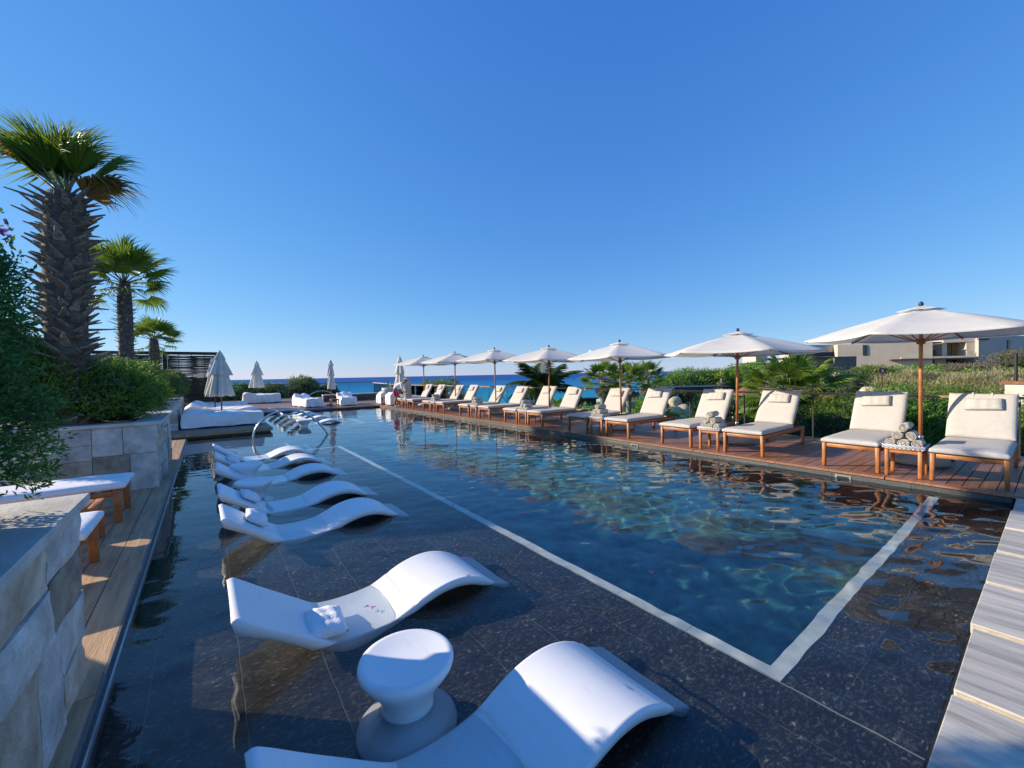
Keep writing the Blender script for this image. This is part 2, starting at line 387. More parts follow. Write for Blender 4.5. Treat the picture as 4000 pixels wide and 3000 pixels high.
# ---- pool basin: walls, deep floor, shelf beds
pool = empty('pool_basin'); S(pool)
mb = MB()
mb.box((XL-.15, YN-.3, -2), (XL, YF, -.02)); mb.box((XL, YN-.3, -2), (XR+.2, YN, -.02))
mb.box((XR+.02, YN, -2), (XR+.2, YF, .055)); mb.box((XL, YF, -2), (XR+.2, YF+.2, .055))
mb.box((XL, PY, -2), (PX-.02, PY+.1, .02)); mb.box((PX-.12, PY+.1, -2), (PX-.02, YF, .02))
mb.build('pool_wall', M_poolwall, pool)
mb = MB(); mb.box((XL, YN, -1.75), (XR+.02, YF, -1.55)); mb.build('deep_floor', M_tile, pool)
mb = MB()
mb.box((XL, YN, -1.55), (2.60, 10.88, SH-.004)); mb.box((2.60, YN, -1.55), (XR+.02, .95, SH-.004))
mb.box((XL, 10.88, -1.55), (1.50, PY, SH-.004))
mb.box((PX-.02, 15.7, -1.55), (4.71, YF, SH-.004))
for k in range(5): mb.box((1.50+.23*k, 10.98, -1.55), (1.73+.23*k, PY+.4, SH-.02-.22*(k+1)))
mb.build('shelf_bed', M_grout, pool)
mbs = MB()
for (a, b) in (((2.60, .95), (2.69, 10.97)), ((2.69, .95), (7.72, 1.04)), ((4.71, 15.75), (4.80, YF-.4)), ((PX, 15.66), (4.80, 15.75)), ((1.50, 10.88), (2.60, 10.97))):
    x0, y0 = a; x1, y1 = b; L_ = max(x1-x0, y1-y0); n = max(1, round(L_/.6))
    for k in range(n):
        t = MB()
        if y1-y0 > x1-x0: t.box((x0, y0+(y1-y0)*k/n+.002, SH-.03), (x1, y0+(y1-y0)*(k+1)/n-.001, SH+.012))
        else: t.box((x0+(x1-x0)*k/n+.002, y0, SH-.03), (x0+(x1-x0)*(k+1)/n-.001, y1, SH+.012))
        t.build('pale_strip', M_stripe, pool)
for k in range(3):
    t = MB(); z = SH-.02-.22*(k+1); t.box((1.50+.23*k+.14, 11.1, z-.01), (1.50+.23*k+.225, 12.6, z+.012)); t.build('step_nosing', M_stripe, pool)
mb = MB(); mb.box((2.60, .96, -1.55), (2.692, 10.9, SH-.031)); mb.box((2.692, .96, -1.55), (XR, 1.042, SH-.031)); mb.build('deep_wall', M_tile, pool)

TW = .435
def shelf_tiles(x0, x1, y0, y1, ln, off, jit=0.):
    n = 0; tl = {}
    i0 = math.floor((x0-off)/TW)
    x = off + i0*TW
    while x < x1:
        a = max(x, x0); b = min(x+TW, x1)
        if b-a > .02:
            yy = y0 - random.random()*ln if jit else y0
            while yy < y1:
                c = max(yy, y0); d = min(yy+ln, y1)
                if d-c > .03:
                    t = MB(); g_ = .0022
                    t.box((-(b-a)/2+g_, -(d-c)/2+g_, -.0035), ((b-a)/2-g_, (d-c)/2-g_, 0)); key = (round(b-a, 3), round(d-c, 3))
                    if key not in tl: tl[key] = t.mesh('tile', M_granite)
                    o = obj('tile', tl[key], pool, ((a+b)/2, (c+d)/2, SH+random.uniform(-.0003, .001))); n += 1
                yy += ln
        x += TW
    return n
nt = shelf_tiles(XL, 2.595, YN, 10.875, 1.2, .12, 1)
nt += shelf_tiles(2.605, XR+.02, YN, .945, .36, .12, 0)
nt += shelf_tiles(XL, 1.495, 10.89, PY, 1.2, .145, 1)
nt += shelf_tiles(PX, 4.705, 15.77, YF, 1.2, .145, 1)

# ---- the water itself: a real rippled surface
def ripples(X, Y):
    rs = np.random.RandomState(11); Zz = np.zeros_like(X)
    calm = .40 + .60/(1+np.exp(-(X-2.2)/.9))            # calmer over the shallow shelf
    calm = calm*(.75+.35*np.sin(X*.9+Y*.37)*np.sin(Y*.53-X*.21))
    for k in range(64):
        lam = .17*(1.3/.17)**(rs.rand()); th = rs.normal(.9, 1.0); ph = rs.rand()*6.283
        a = .00066*(lam/.3)**.60*rs.uniform(.5, 1.2)
        kx, ky = 2*pi/lam*cos(th), 2*pi/lam*sin(th)
        wob = .5*np.sin(X*.8*rs.uniform(.5,1.5)+ph)+.5*np.sin(Y*.7*rs.uniform(.5,1.5)+ph*2)
        Zz += a*np.sin(kx*X+ky*Y+ph+1.6*wob)
    near = 1/(1+np.exp((Y-6.5)/1.0))/(1+np.exp(-(X-2.9)/.4))     # livelier small ripples over the near deep water
    Zf = np.zeros_like(X)
    for k in range(16):
        lam = rs.uniform(.20, .42); th = rs.uniform(0, 6.283); kx, ky = 2*pi/lam*cos(th), 2*pi/lam*sin(th)
        Zf += .00022*(lam/.3)*np.sin(kx*X+ky*Y+rs.rand()*6.283+1.2*np.sin(X*1.3+k)+1.2*np.sin(Y*1.1+2*k))
    return Zf*near + Zz*calm*.96*(.36+.86/(1+np.exp((Y-4.6)/1.3)))
def water():
    xs = np.arange(XL, XR+.02, .03); xs = np.append(xs, XR+.02)
    ys = [YN]
    while ys[-1] < YF: ys.append(ys[-1] + .022 + .0022*ys[-1])
    ys[-1] = YF; ys = np.array(ys)
    X, Y = np.meshgrid(xs, ys, indexing='ij'); Zs = ripples(X, Y)
    nx, ny = X.shape
    V = np.stack([X, Y, Zs], -1).reshape(-1, 3)
    idx = np.arange(nx*ny).reshape(nx, ny)
    F = np.stack([idx[:-1,:-1], idx[1:,:-1], idx[1:,1:], idx[:-1,1:]], -1)
    cx = (X[:-1,:-1]+X[1:,1:])/2; cy = (Y[:-1,:-1]+Y[1:,1:])/2
    keep = ~((cx < PX-.03) & (cy > PY+.04))
    F = F[keep]
    me = bpy.data.meshes.new('water'); me.vertices.add(len(V)); me.vertices.foreach_set('co', V.astype(np.float32).ravel())
    me.loops.add(F.size); me.loops.foreach_set('vertex_index', F.astype(np.int32).ravel())
    me.polygons.add(len(F)); me.polygons.foreach_set('loop_start', np.arange(0, F.size, 4, dtype=np.int32))
    me.update(calc_edges=True)
    me.polygons.foreach_set('use_smooth', np.ones(len(F), dtype=bool))
    me.materials.append(M_water)
    o = link(bpy.data.objects.new('water', me)); S(o)
    if CAUSTICS: o.cycles.is_caustics_caster = True
    return o
water()

# ---- right deck: boards across, edging board, curb stones, skimmers
deck = empty('pool_deck'); S(deck)
mb = MB(); mb.box((XR+.03, -3, -2), (11.35, YF+.1, .04)); mb.build('deck_bed', M_dark, deck)
t = MB(); t.box((-1.66, -.0685, -.028), (1.66, .0685, 0)); plm = t.mesh('plank', M_plank)
y = -2.9; k = 0
while y < YF+.3:
    obj('plank', plm, deck, (9.67, y+.0735, .10)); y += .147; k += 1
t = MB(); t.box((-.075, -1.45, -.03), (.075, 1.45, 0)); pe = t.mesh('edge_board', M_plank)
y = -1.4
while y < YF:
    obj('edge_board', pe, deck, (XR+.075-.01, y+1.46, .102)); y += 2.915
t = MB(); t.box((-.02, -.448, -.16), (.02, .448, .0)); cme = t.mesh('curb_stone', M_curb)
SK = (2.0, 5.85, 10.4, 13.65, 18.0, 22.3)
y = YN
while y < YF-.2:
    if not any(abs(y+.45-s) < -1 for s in SK): obj('curb_stone', cme, deck, (XR+.012, y+.45, .062))
    y += .9
M_skim = mat('skimmer_frame', (.20,.22,.215), (.28,.30,.29), .5, 8)
for s in SK:
    sk = empty('skimmer', (XR-.012, s, -.03), 0, None, None); sk.parent = deck
    f = MB(); f.box((-.006,-.10,.055),(.006,.10,.075)); f.box((-.006,-.10,-.06),(.006,.10,-.04)); f.box((-.006,-.10,-.04),(.006,-.075,.055)); f.box((-.006,.075,-.04),(.006,.10,.055))
    f.build('skimmer_frame', M_skim, sk)
    f = MB(); f.box((-.001,-.075,-.04),(.003,.075,.055)); f.build('skimmer_opening', M_dark, sk)

# far deck (boards too fine to tell apart there) and projecting deck
def boardmat(name, c1, c2, w, axis):
    m = mat(name, c1, c2, .5, 3, 6, .3, 30, stretch=(.4,4,1) if axis == 'y' else (4,.4,1), coords='World')
    N = m.node_tree.nodes; L = m.node_tree.links; b = N['Principled BSDF']
    ge = N.new('ShaderNodeNewGeometry'); sp = N.new('ShaderNodeSeparateXYZ'); L.new(ge.outputs['Position'], sp.inputs[0])
    dv = N.new('ShaderNodeMath'); dv.operation = 'DIVIDE'; dv.inputs[1].default_value = w; L.new(sp.outputs[1 if axis == 'y' else 0], dv.inputs[0])
    fr = N.new('ShaderNodeMath'); fr.operation = 'FRACT'; L.new(dv.outputs[0], fr.inputs[0])
    gt = N.new('ShaderNodeMath'); gt.operation = 'GREATER_THAN'; gt.inputs[1].default_value = .05; L.new(fr.outputs[0], gt.inputs[0])
    mx = N.new('ShaderNodeMix'); mx.data_type = 'RGBA'; mx.inputs[6].default_value = (.02,.012,.01,1)
    L.new(gt.outputs[0], mx.inputs[0]); L.new(b.inputs['Base Color'].links[0].from_socket, mx.inputs[7]); L.new(mx.outputs[2], b.inputs['Base Color'])
    return m
M_boards = boardmat('far_boards', (.20,.12,.075), (.30,.19,.13), .147, 'y')
fd = empty('far_deck'); S(fd)
mb = MB(); mb.box((PX-.14, YF+.01, .02), (11.35, 38.7, .096)); mb.box((-14, YF+.01, .02), (PX-.14, 38.7, .096)); mb.build('boards', M_boards, fd)
mb = MB(); mb.box((-14, YF+.02, -5), (11.3, 38.6, .018)); mb.build('deck_base', M_dark, fd)
mb = MB(); mb.box((PX-.1, YF-.03, .05), (XR, YF+.009, .101)); mb.build('edge_board', M_plank, fd)
pj = empty('projecting_deck'); S(pj)
mb = MB(); mb.box((-14, PY-.05, .08), (PX, YF+.005, .15)); mb.build('boards', M_boards, pj)
mb = MB(); mb.box((-14, PY+.02, -2), (PX-.06, YF, .075)); mb.build('deck_base', M_poolwall, pj)
mb = MB(); mb.box((-.8, PY-.075, .06), (PX+.02, PY-.052, .155)); mb.box((PX+.002, PY-.05, .06), (PX+.022, YF+.0, .155)); mb.build('edge_board', M_plank2, pj)

# left deck
ld = empty('left_deck'); S(ld)
mb = MB(); mb.box((-14, -3, -2), (XL-.02, PY-.06, .018)); mb.build('deck_bed', M_dark, ld)
yb = -2.9
while yb < PY-.3:
    L_ = min(2.97, PY-.08-yb)
    for (a, b) in ((-.703, -.515), (-.905, -.710)):
        t = MB(); t.box((-(b-a)/2, -L_/2+.003, -.03), ((b-a)/2, L_/2-.003, 0)); obj('plank', t.mesh('plank', M_plank2), ld, ((a+b)/2, yb+L_/2, .05))
    yb += 2.97
t = MB(); t.box((-1.0, -.0705, -.03), (1.0, .0705, 0)); plm2 = t.mesh('plank', M_plank2)
for (y0, y1) in ((3.32, 8.44), (11.2, 16.5)):
    y = y0
    while y < y1-.1: obj('plank', plm2, ld, (-1.912, y+.0735, .05)); y += .147
mb = MB(); mb.box((XL-.018, YN-.2, -.12), (XL-.004, PY-.06, .052)); mb.box((XL-.003, YN-.2, -.12), (XL+.028, PY-.06, .008)); mb.build('edge_channel', mat('channel', (.10,.105,.11), (.16,.165,.17), .35, 20), ld)
mb = MB(); mb.box((XL+.012, YN-.2, .009), (XL+.022, PY-.06, .016)); mb.build('channel_lip', M_steel, ld)

# marble slabs in the foreground right
sl = empty('stepping_slabs'); S(sl)
mb = MB(); mb.box((-.6, -3, -2), (XR+.02, YN-.31, -.10)); mb.build('drain_bed', mat('drain_stone', (.05,.05,.045), (.10,.10,.09), .8, 30), sl)
x = -.42
for k in range(10):
    t = MB(); t.box((-.392, -.9, -.07), (.392, .9, -.0)); o = t.build('slab', M_slab, sl); bevel(o, .004, 1, smooth=False)
    o.location = (x+.395, YN-.02-.9+random.uniform(-.012, .012), .08); o.rotation_euler.z = R(random.uniform(-.3,.3))
    t = MB(); t.box((-.007, -.89, -.058), (.0, .89, -.010)); e = t.build('slab_edge', M_slabedge, o); e.location = (-.3925, 0, 0)
    x += .845

# ---------------------------------------------------------------- stone planters
def split(w, h, x=0, y=0, wmin=.32, hmin=.22, amax=.22):
    if (w*h < amax and random.random() < .75) or (w < 2*wmin and h < 2*hmin): return [(x, y, w, h)]
    if (w/h > 1.25 and w >= 2*wmin) or h < 2*hmin:
        c = random.uniform(max(wmin, w*.35), w-max(wmin, w*.35)) if w > 2*wmin else w/2
        return split(c, h, x, y, wmin, hmin, amax)+split(w-c, h, x+c, y, wmin, hmin, amax)
    c = random.uniform(max(hmin, h*.35), h-max(hmin, h*.35)) if h > 2*hmin else h/2
    return split(w, c, x, y, wmin, hmin, amax)+split(w, h-c, x, y+c, wmin, hmin, amax)
def stone_face(parent, origin, ux, uy, un, w, h, rough=.012, rects=None, mats=None):
    """stones over a w x h face; ux, uy along the face, un out of it"""
    ux, uy, un, origin = Vector(ux), Vector(uy), Vector(un), Vector(origin)
    for (x, y, a, b) in (rects or split(w, h)):
        g_ = .004; nx, ny = (6, 5) if rough > .01 else (4, 3); f1, f2, f3, f4 = [random.uniform(0, 6) for _ in range(4)]; pr_ = random.uniform(.010, .022); t = MB(); vs = []
        tx, ty = random.uniform(-rough, rough), random.uniform(-rough, rough)
        for i in range(nx+1):
            for j in range(ny+1):
                e = (i in (0, nx)) or (j in (0, ny))
                q = pr_ + (tx*(i/nx-.5)+ty*(j/ny-.5)) + rough*.55*(.6*sin(f1+2.2*i/nx+1.7*j/ny)+.45*sin(f2+4.5*i/nx-3.1*j/ny)+.35*sin(f3+9*j/ny+5*i/nx)+random.uniform(-.3,.3)) + rough*.4 - (.006 if e else 0)
                vs.append(ux*(-a/2+g_+(a-2*g_)*i/nx) + uy*(-b/2+g_+(b-2*g_)*j/ny) + un*max(q, .003))
        fs = [(i*(ny+1)+j, (i+1)*(ny+1)+j, (i+1)*(ny+1)+j+1, i*(ny+1)+j+1) for i in range(nx) for j in range(ny)]
        t.add(vs, fs, rough > .02)
        ring = [i*(ny+1) for i in range(nx+1)] + [nx*(ny+1)+j for j in range(1, ny+1)] + [i*(ny+1)+ny for i in range(nx-1, -1, -1)] + [j for j in range(ny-1, 0, -1)]
        rv = [vs[k] for k in ring]; rb = [v - un*(v.dot(un)+.01) for v in rv]; n = len(ring)
        t.add(rv+rb, [(k, n+k, n+(k+1) % n, (k+1) % n) for k in range(n)])
        o = t.build('stone', random.choices(mats or M_st, [5, 2.2, 2])[0], parent)
        o.location = origin + ux*(x+a/2) + uy*(y+b/2)
def planter(x0, x1, y0, y1, top, label, near=True, rough_side=.0125, rects=None, capw=.3, far=False):
    p = empty('stone_planter', (x1, y0, .04), 0, label, 'planter', 'travertine planters along the left deck')
    O = Vector((x1, y0, .04)); h = top-.055-.04
    t = MB(); t.box((x0-x1+.01, .01, 0), (-.01, y1-y0-.01, h-.0)); t.build('planter_core', M_mort, p)
    if near: stone_face(p, (x0-x1, .01, 0), (1,0,0), (0,0,1), (0,-1,0), x1-x0, h, .006, rects)
    stone_face(p, (-.01, 0, 0), (0,1,0), (0,0,1), (1,0,0), y1-y0, h, rough_side)
    if far: stone_face(p, (-.01, y1-y0-.01, 0), (-1,0,0), (0,0,1), (0,1,0), x1-x0-.2, h, .006)
    # cap slabs
    cz0, cz1 = h+.001, h+.052
    yy = -.035; n = max(1, round((y1-y0)/1.1)); ln = (y1-y0+.07)/n
    for k in range(n):
        t = MB(); t.box((-capw, yy+k*ln+.001, cz0), (.045, yy+(k+1)*ln-.001, cz1)); bevel(t.build('cap_slab', M_cap, p), .004, 1, smooth=False)
    n = max(1, round((x1-x0-capw)/1.1)); ln = (x1-x0-capw)/n
    for k in range(n):
        for (a, b) in ((-.035, capw), (y1-y0-capw, y1-y0+.035)):
            t = MB(); t.box((-(x1-x0)+k*ln+.001, a, cz0), (-(x1-x0)+(k+1)*ln-.001, b, cz1)); bevel(t.build('cap_slab', M_cap, p), .004, 1, smooth=False)
    t = MB(); t.box((x0-x1+.3, .3, h-.2), (-.3, y1-y0-.3, h+.01)); t.build('soil', M_soil, p)
    return p
planter(-2.9, -.60, .7, 3.31, 1.07, 'nearest stone planter with a pale cap, its rough side filling the bottom left corner', near=False, capw=.55, far=True)
p2r = [(0,.70,.62,.24),(0,.34,.5,.36),(0,0,.55,.34),(.62,.70,.5,.24),(.5,.34,.42,.36),(.55,0,.37,.34),
       (1.12,.70,.54,.24-.0),(1.66,.74,.34,.20),(.92,.40,.36,.30),(.92,0,.36,.40),(1.28,.50,.19,.20),(1.28,.18,.19,.32),(1.28,0,.19,.18),(1.47,.30,.16,.40),(1.47,0,.16,.30)]
random.seed(21)
planter(-2.9, -.63, 8.45, 11.22, 1.08, 'stone planter behind the two white benches, square stones on its shaded front')
planter(-2.9, -.75, 16.6, 19.3, 1.08, 'stone planter standing beside the largest white covered daybed')
planter(-2.9, -.95, 24.5, 27.0, 1.08, 'farthest stone planter, mostly hidden behind the others beside the dark woven screen')
# planter at the near end, beyond the frame on the left: it carries the tall hedge that shades the foreground
# ---------------------------------------------------------------- woven screen
random.seed(5)
M_reed = mat('dark_reed', (.03,.022,.017), (.10,.075,.055), .8, 20, rnd=.2)
M_frame = mat('dark_timber', (.022,.017,.014), (.04,.03,.025), .7, 10)
fc = empty('woven_screen', (0, 28, .1), 0, 'tall dark woven reed screen with dark timber posts behind the palms and planters', 'screen')
SX0, SX1, SZ = -15.2, .55, 3.15
xs_ = []
t = MB(); t.box((SX0, -.06, SZ-.16), (SX1, .06, SZ)); t.build('top_rail', M_frame, fc)
t = MB(); t.box((SX0, -.04, .0), (SX1, .04, .12)); t.build('bottom_rail', M_frame, fc)
x = SX1-.04; k = 0
while x > SX0:
    t = MB(); t.box((-.09, -.09, 0), (.09, .09, SZ-.16)); o = t.build('post', M_frame, fc); o.location = (x, 0, 0)
    t = MB(); z = .14
    while z < SZ-.2:
        dense = z < 1.7 or z > 2.55
        th = random.uniform(.012, .03)
        yy = random.uniform(-.012, .012); dz = random.uniform(-.012, .012)
        xa, xb = x-2.2+.1, x-.1
        mid = (random.uniform(-.02,.02), random.uniform(-.02,.02))
        t.tube([(xa, yy, z), ((xa*.66+xb*.34), yy+mid[0], z+mid[1]), (xa*.33+xb*.67, yy-mid[0], z-mid[1]*.6), (xb, yy, z+dz)], th*.62, 5, False)
        z += th*(.9 if dense else 1.0)+ (0 if dense else (random.uniform(.0,.002) if random.random() < .86 else random.uniform(.012,.032)))
    o = t.build('reed_panel', M_reed, fc); o['kind'] = 'stuff'
    for q in (.55, 1.1, 1.65):
        t = MB(); t.box((x-q-.012, .02, .1), (x-q+.012, .045, SZ-.16)); t.build('tie_bar', M_frame, fc)
    x -= 2.2; k += 1
# ---------------------------------------------------------------- glass railings
M_rail = mat('oiled_handrail', (.30,.17,.075), (.46,.29,.15), .35, 5, 5, .1, 40, stretch=(4,.4,1), rnd=.2)
def railing(name, a, b, h, label, gap=1.45, m=M_rail, cat='railing', w=.055):
    a, b = Vector(a), Vector(b); L_ = (b-a).length; ang = math.atan2(b.y-a.y, b.x-a.x)
    r = empty(name, a, ang, label, cat)
    n = max(1, round(L_/gap)); s = L_/n
    me_g = MB().box((.03, -.006, .06), (s-.03, .006, h-.07)).mesh('glass_panel', M_glass)
    me_p = MB().box((-.012, .012, 0), (.012, .035, h-.09)).mesh('post', M_dark)
    hm = MB(); hm.box((0, -w/2, h-.045), (s*3-.004, w/2, h)); hmesh = hm.mesh('handrail', m)
    bk = MB(); bk.tube([(0,.02,h-.11),(0,-.03,h-.11),(0,-.035,h-.05)], .008, 6); bkm = bk.mesh('bracket', M_dark)
    for k in range(n):
        obj('glass_panel', me_g, r, (k*s, 0, 0)); obj('post', me_p, r, (k*s, 0, 0))
        obj('bracket', bkm, r, (k*s+s*.3, 0, 0)); obj('bracket', bkm, r, (k*s+s*.7, 0, 0))
    k = 0
    while k < n:
        q = min(3, n-k)
        if q == 3: obj('handrail', hmesh, r, (k*s, 0, 0))
        else:
            hm = MB(); hm.box((0, -w/2, h-.045), (s*q-.004, w/2, h)); obj('handrail', hm.mesh('handrail', m), r, (k*s, 0, 0))
        k += 3
    return r
railing('glass_railing', (10.85, -2.5, .1), (10.85, 29.4, .1), 1.06, 'long glass railing with a brown timber handrail behind the row of loungers')
railing('glass_railing', (10.85, 29.5, .1), (12.5, 38.5, .1), 1.10, 'short angled stretch of glass railing with a pale timber rail beyond the agave pot', m=mat('sunlit_rail', (.55,.42,.28), (.66,.52,.36), .5, 5))  # paler copy of the handrail wood: sunlight on this stretch put into the colour
railing('glass_railing', (12.4, 38.55, .1), (.0, 38.55, .1), 1.18, 'far glass railing with a thin dark handrail in front of the sea', gap=2.0, m=M_dark)
# low dark stone wall with pale coping at the far right of the deck
lw = empty('low_wall', (6.2, 29.3, .1), 0, 'low dark stacked stone wall with a pale coping below the far sea railing', 'wall')
random.seed(9)
t = MB(); t.box((.0, .01, 0), (4.6, .35, .43)); t.build('wall_core', M_mort, lw)
M_ds = [mat('dark_ledge_stone', (.04,.035,.035), (.12,.11,.105), .8, 8, 6, .6, 20, rnd=.3)]*3
stone_face(lw, (0, .01, 0), (1,0,0), (0,0,1), (0,-1,0), 4.6, .43, .012, split(4.6, .43, 0, 0, .25, .06, .04), M_ds)
t = MB(); t.box((-.02, -.05, .431), (4.62, .38, .49)); t.build('coping', M_cap, lw)

# iron hook on the side of the planter, thin lip stones
_pl = [o for o in bpy.data.objects if o.name == 'stone_planter.001'][0]
_mb = MB(); _mb.tube([(0, 0, 0), (.03, 0, .0), (.045, .015, .02), (.045, .03, .04)], .007, 6); _h = _mb.build('hook', M_dark, _pl); _h.location = (.035, .55, .90)

# ================================================================ sun loungers
ORD = ['first', 'second', 'third', 'fourth', 'fifth', 'sixth', 'seventh', 'eighth', 'ninth', 'tenth', 'eleventh', 'twelfth', 'thirteenth', 'fourteenth']
def cushion(name, L_, W, T, m, parent, seed=0, puff=.012, sag=0):
    """rounded box cushion along +x, centred on y, bottom at z=0"""
    rs = random.Random(seed); n, k = 18, 12; mb = MB()
    ph = [rs.uniform(0, 6) for _ in range(4)]
    def prof(u, w):   # superellipse factor near the edges
        e = 1 - abs(2*u-1)**10; f = 1-abs(2*w-1)**10
        return max(0, e*f)**.5
    def P(top):
        def fn(u, w):
            uu = .5-.5*cos(pi*u); ww = .5-.5*cos(pi*w); e = prof(uu, ww)
            wav = puff*.35*sin(uu*9+ph[0])*sin(ww*6+ph[1])+puff*.25*sin(uu*21+ph[2]+ww*7)
            z = T/2 + (1 if top else -1)*(T*.32+T*.18*e) + (puff*e + wav*e if top else 0) - sag*sin(pi*uu)*e*(1 if top else 0)
            inset = 0
            return (uu*L_, (ww-.5)*W, z)
        return fn
    N1, N2 = n, k
    a = []; 
    for top in (True, False):
        fn = P(top); a.append([fn(i/N1, j/N2) for i in range(N1+1) for j in range(N2+1)])
    fs = [(i*(N2+1)+j, (i+1)*(N2+1)+j, (i+1)*(N2+1)+j+1, i*(N2+1)+j+1) for i in range(N1) for j in range(N2)]
    mb.add(a[0], fs, True); mb.add(a[1], [f[::-1] for f in fs], True)
    ring = [i*(N2+1) for i in range(N1+1)] + [N1*(N2+1)+j for j in range(1, N2+1)] + [i*(N2+1)+N2 for i in range(N1-1, -1, -1)] + [j for j in range(N2-1, 0, -1)]
    cx, cy = L_/2, 0
    m1 = []; m2 = []
    for q in ring:
        p = Vector(a[0][q]); b = Vector(a[1][q]); out = Vector((p.x-cx, p.y-cy, 0)); 
        ox = .012*(1 if p.x > L_-.001 else (-1 if p.x < .001 else 0)); oy = .012*(1 if p.y > W/2-.001 else (-1 if p.y < -W/2+.001 else 0))
        m1.append((p.x+ox, p.y+oy, p.z-T*.12)); m2.append((b.x+ox, b.y+oy, b.z+T*.12))
    nr = len(ring); tp = [a[0][q] for q in ring]; bt = [a[1][q] for q in ring]
    vs = tp+m1+m2+bt
    f2 = [(r*nr+k_, (r+1)*nr+k_, (r+1)*nr+(k_+1) % nr, r*nr+(k_+1) % nr) for r in range(3) for k_ in range(nr)]
    mb.add(vs, f2, True)
    o = mb.build(name, m, parent)
    bm = bmesh.new(); bm.from_mesh(o.data); bmesh.ops.remove_doubles(bm, verts=bm.verts, dist=.0004); bmesh.ops.recalc_face_normals(bm, faces=bm.faces)
    for f in bm.faces: f.smooth = True
    bm.to_mesh(o.data); bm.free()
    return o
def make_lounger(seed=0, wood=M_teak, cloth=M_cream, pillow=True, L_=2.03):
    """x: foot end to head end, z=0 deck"""
    t = empty('sun_lounger'); W = .72
    for (x, y) in ((0, -1), (0, 1), (L_-.07, -1), (L_-.07, 1)):
        mb = MB(); y0, y1 = (-W/2, -W/2+.055) if y < 0 else (W/2-.055, W/2)
        sh = (.0, .012, .0 if y < 0 else .012, .012 if y < 0 else .0)
        mb.taper((x, y0, 0), (x+.075, y1, .385), sh); bevel(mb.build('leg', wood, t), .005, 1)
    for y in (-W/2+.006, W/2-.041):
        mb = MB(); mb.box((.078, y, .31), (L_-.072, y+.035, .38)); bevel(mb.build('side_rail', wood, t), .004, 1)
    for x in (.012, L_-.045):
        mb = MB(); mb.box((x, -W/2+.058, .322), (x+.033, W/2-.058, .379)); bevel(mb.build('end_rail', wood, t), .004, 1)
    for k in range(9):
        mb = MB(); x = .09+.148*k; mb.box((x, -W/2+.045, .352), (x+.09, W/2-.045, .375)); mb.build('slat', wood, t)
    th = R(58+(seed % 3-1)*1.6); bx, bz = 1.40, .385
    MR = Matrix.Translation((bx, 0, bz)) @ Matrix.Rotation(-th, 4, 'Y')
    bf = MB()
    for y in (-W/2+.045, W/2-.085): bf.box((0, y, -.035), (.74, y+.04, 0))
    bf.box((.70, -W/2+.086, -.033), (.74, W/2-.086, -.002))
    o = bf.build('back_frame', M_teakd, t); o.matrix_local = MR
    for k in range(6):
        mb = MB(); x = .04+.115*k; mb.box((x, -W/2+.087, -.022), (x+.07, W/2-.087, -.004)); q = mb.build('back_slat', M_teakd, t); q.matrix_local = MR
    sp = MB()
    tp = MR @ Vector((.42, 0, -.035))
    for y in (-W/2+.07, W/2-.07): sp.tube([(tp.x, y, tp.z), (1.93, y, .35)], .012, 6)
    sp.tube([(1.93, -W/2+.07, .35), (1.93, W/2-.07, .35)], .012, 6); sp.build('prop', M_teakd, t)
    c = cushion('seat_cushion', 1.45, .70, .088, cloth, t, seed, .010); c.location = (-.03, 0, .384)
    c = cushion('back_cushion', .76, .70, .085, cloth, t, seed+50, .010); c.matrix_local = Matrix.Translation((bx+.045, 0, bz+.055)) @ Matrix.Rotation(-th, 4, 'Y') @ Matrix.Translation((.02, 0, .0))
    if pillow:
        rs = random.Random(seed)
        c = pillow_mesh('head_pillow', .20, .40, .085, cloth, t, seed); c.matrix_local = Matrix.Translation((bx+.045, 0, bz+.055)) @ Matrix.Rotation(-th, 4, 'Y') @ Matrix.Translation((.57, rs.uniform(-.04,.04), .118)) @ Matrix.Rotation(R(rs.uniform(-4, 4)), 4, 'Z')
        s = MB()
        for y in (-.10, .10): s.box((.56, y-.012, .089), (.79, y+.012, .094))
        q = s.build('strap', cloth, t); q.matrix_local = Matrix.Translation((bx+.045, 0, bz+.055)) @ Matrix.Rotation(-th, 4, 'Y')
    return t
def pillow_mesh(name, L_, W, T, m, parent, seed=0):
    rs = random.Random(seed+9); ph = [rs.uniform(0, 6) for _ in range(4)]
    mb = MB(); n = 14
    def fn(sg):
        def f(u, w):
            a, b = 2*u-1, 2*w-1
            h = (max(0, 1-abs(a)**3.2)*max(0, 1-abs(b)**3.2))**.55
            pin = 1 - .10*(abs(a)**2)*(1-abs(b)) ; pin2 = 1-.10*(abs(b)**2)*(1-abs(a))
            cr = .05*T*sin(8*a+ph[0]+3*b)*h + .05*T*sin(11*b+ph[1])*h
            return (a*L_/2*pin2, b*W/2*pin, sg*T/2*h + (cr if sg > 0 else 0))
        return f
    mb.grid(fn(1), n, n); mb.grid(fn(-1), n, n)
    o = mb.build(name, m, parent)
    bm = bmesh.new(); bm.from_mesh(o.data); bmesh.ops.remove_doubles(bm, verts=bm.verts, dist=.0005); bmesh.ops.recalc_face_normals(bm, faces=bm.faces)
    for f in bm.faces: f.smooth = True
    bm.to_mesh(o.data); bm.free(); return o

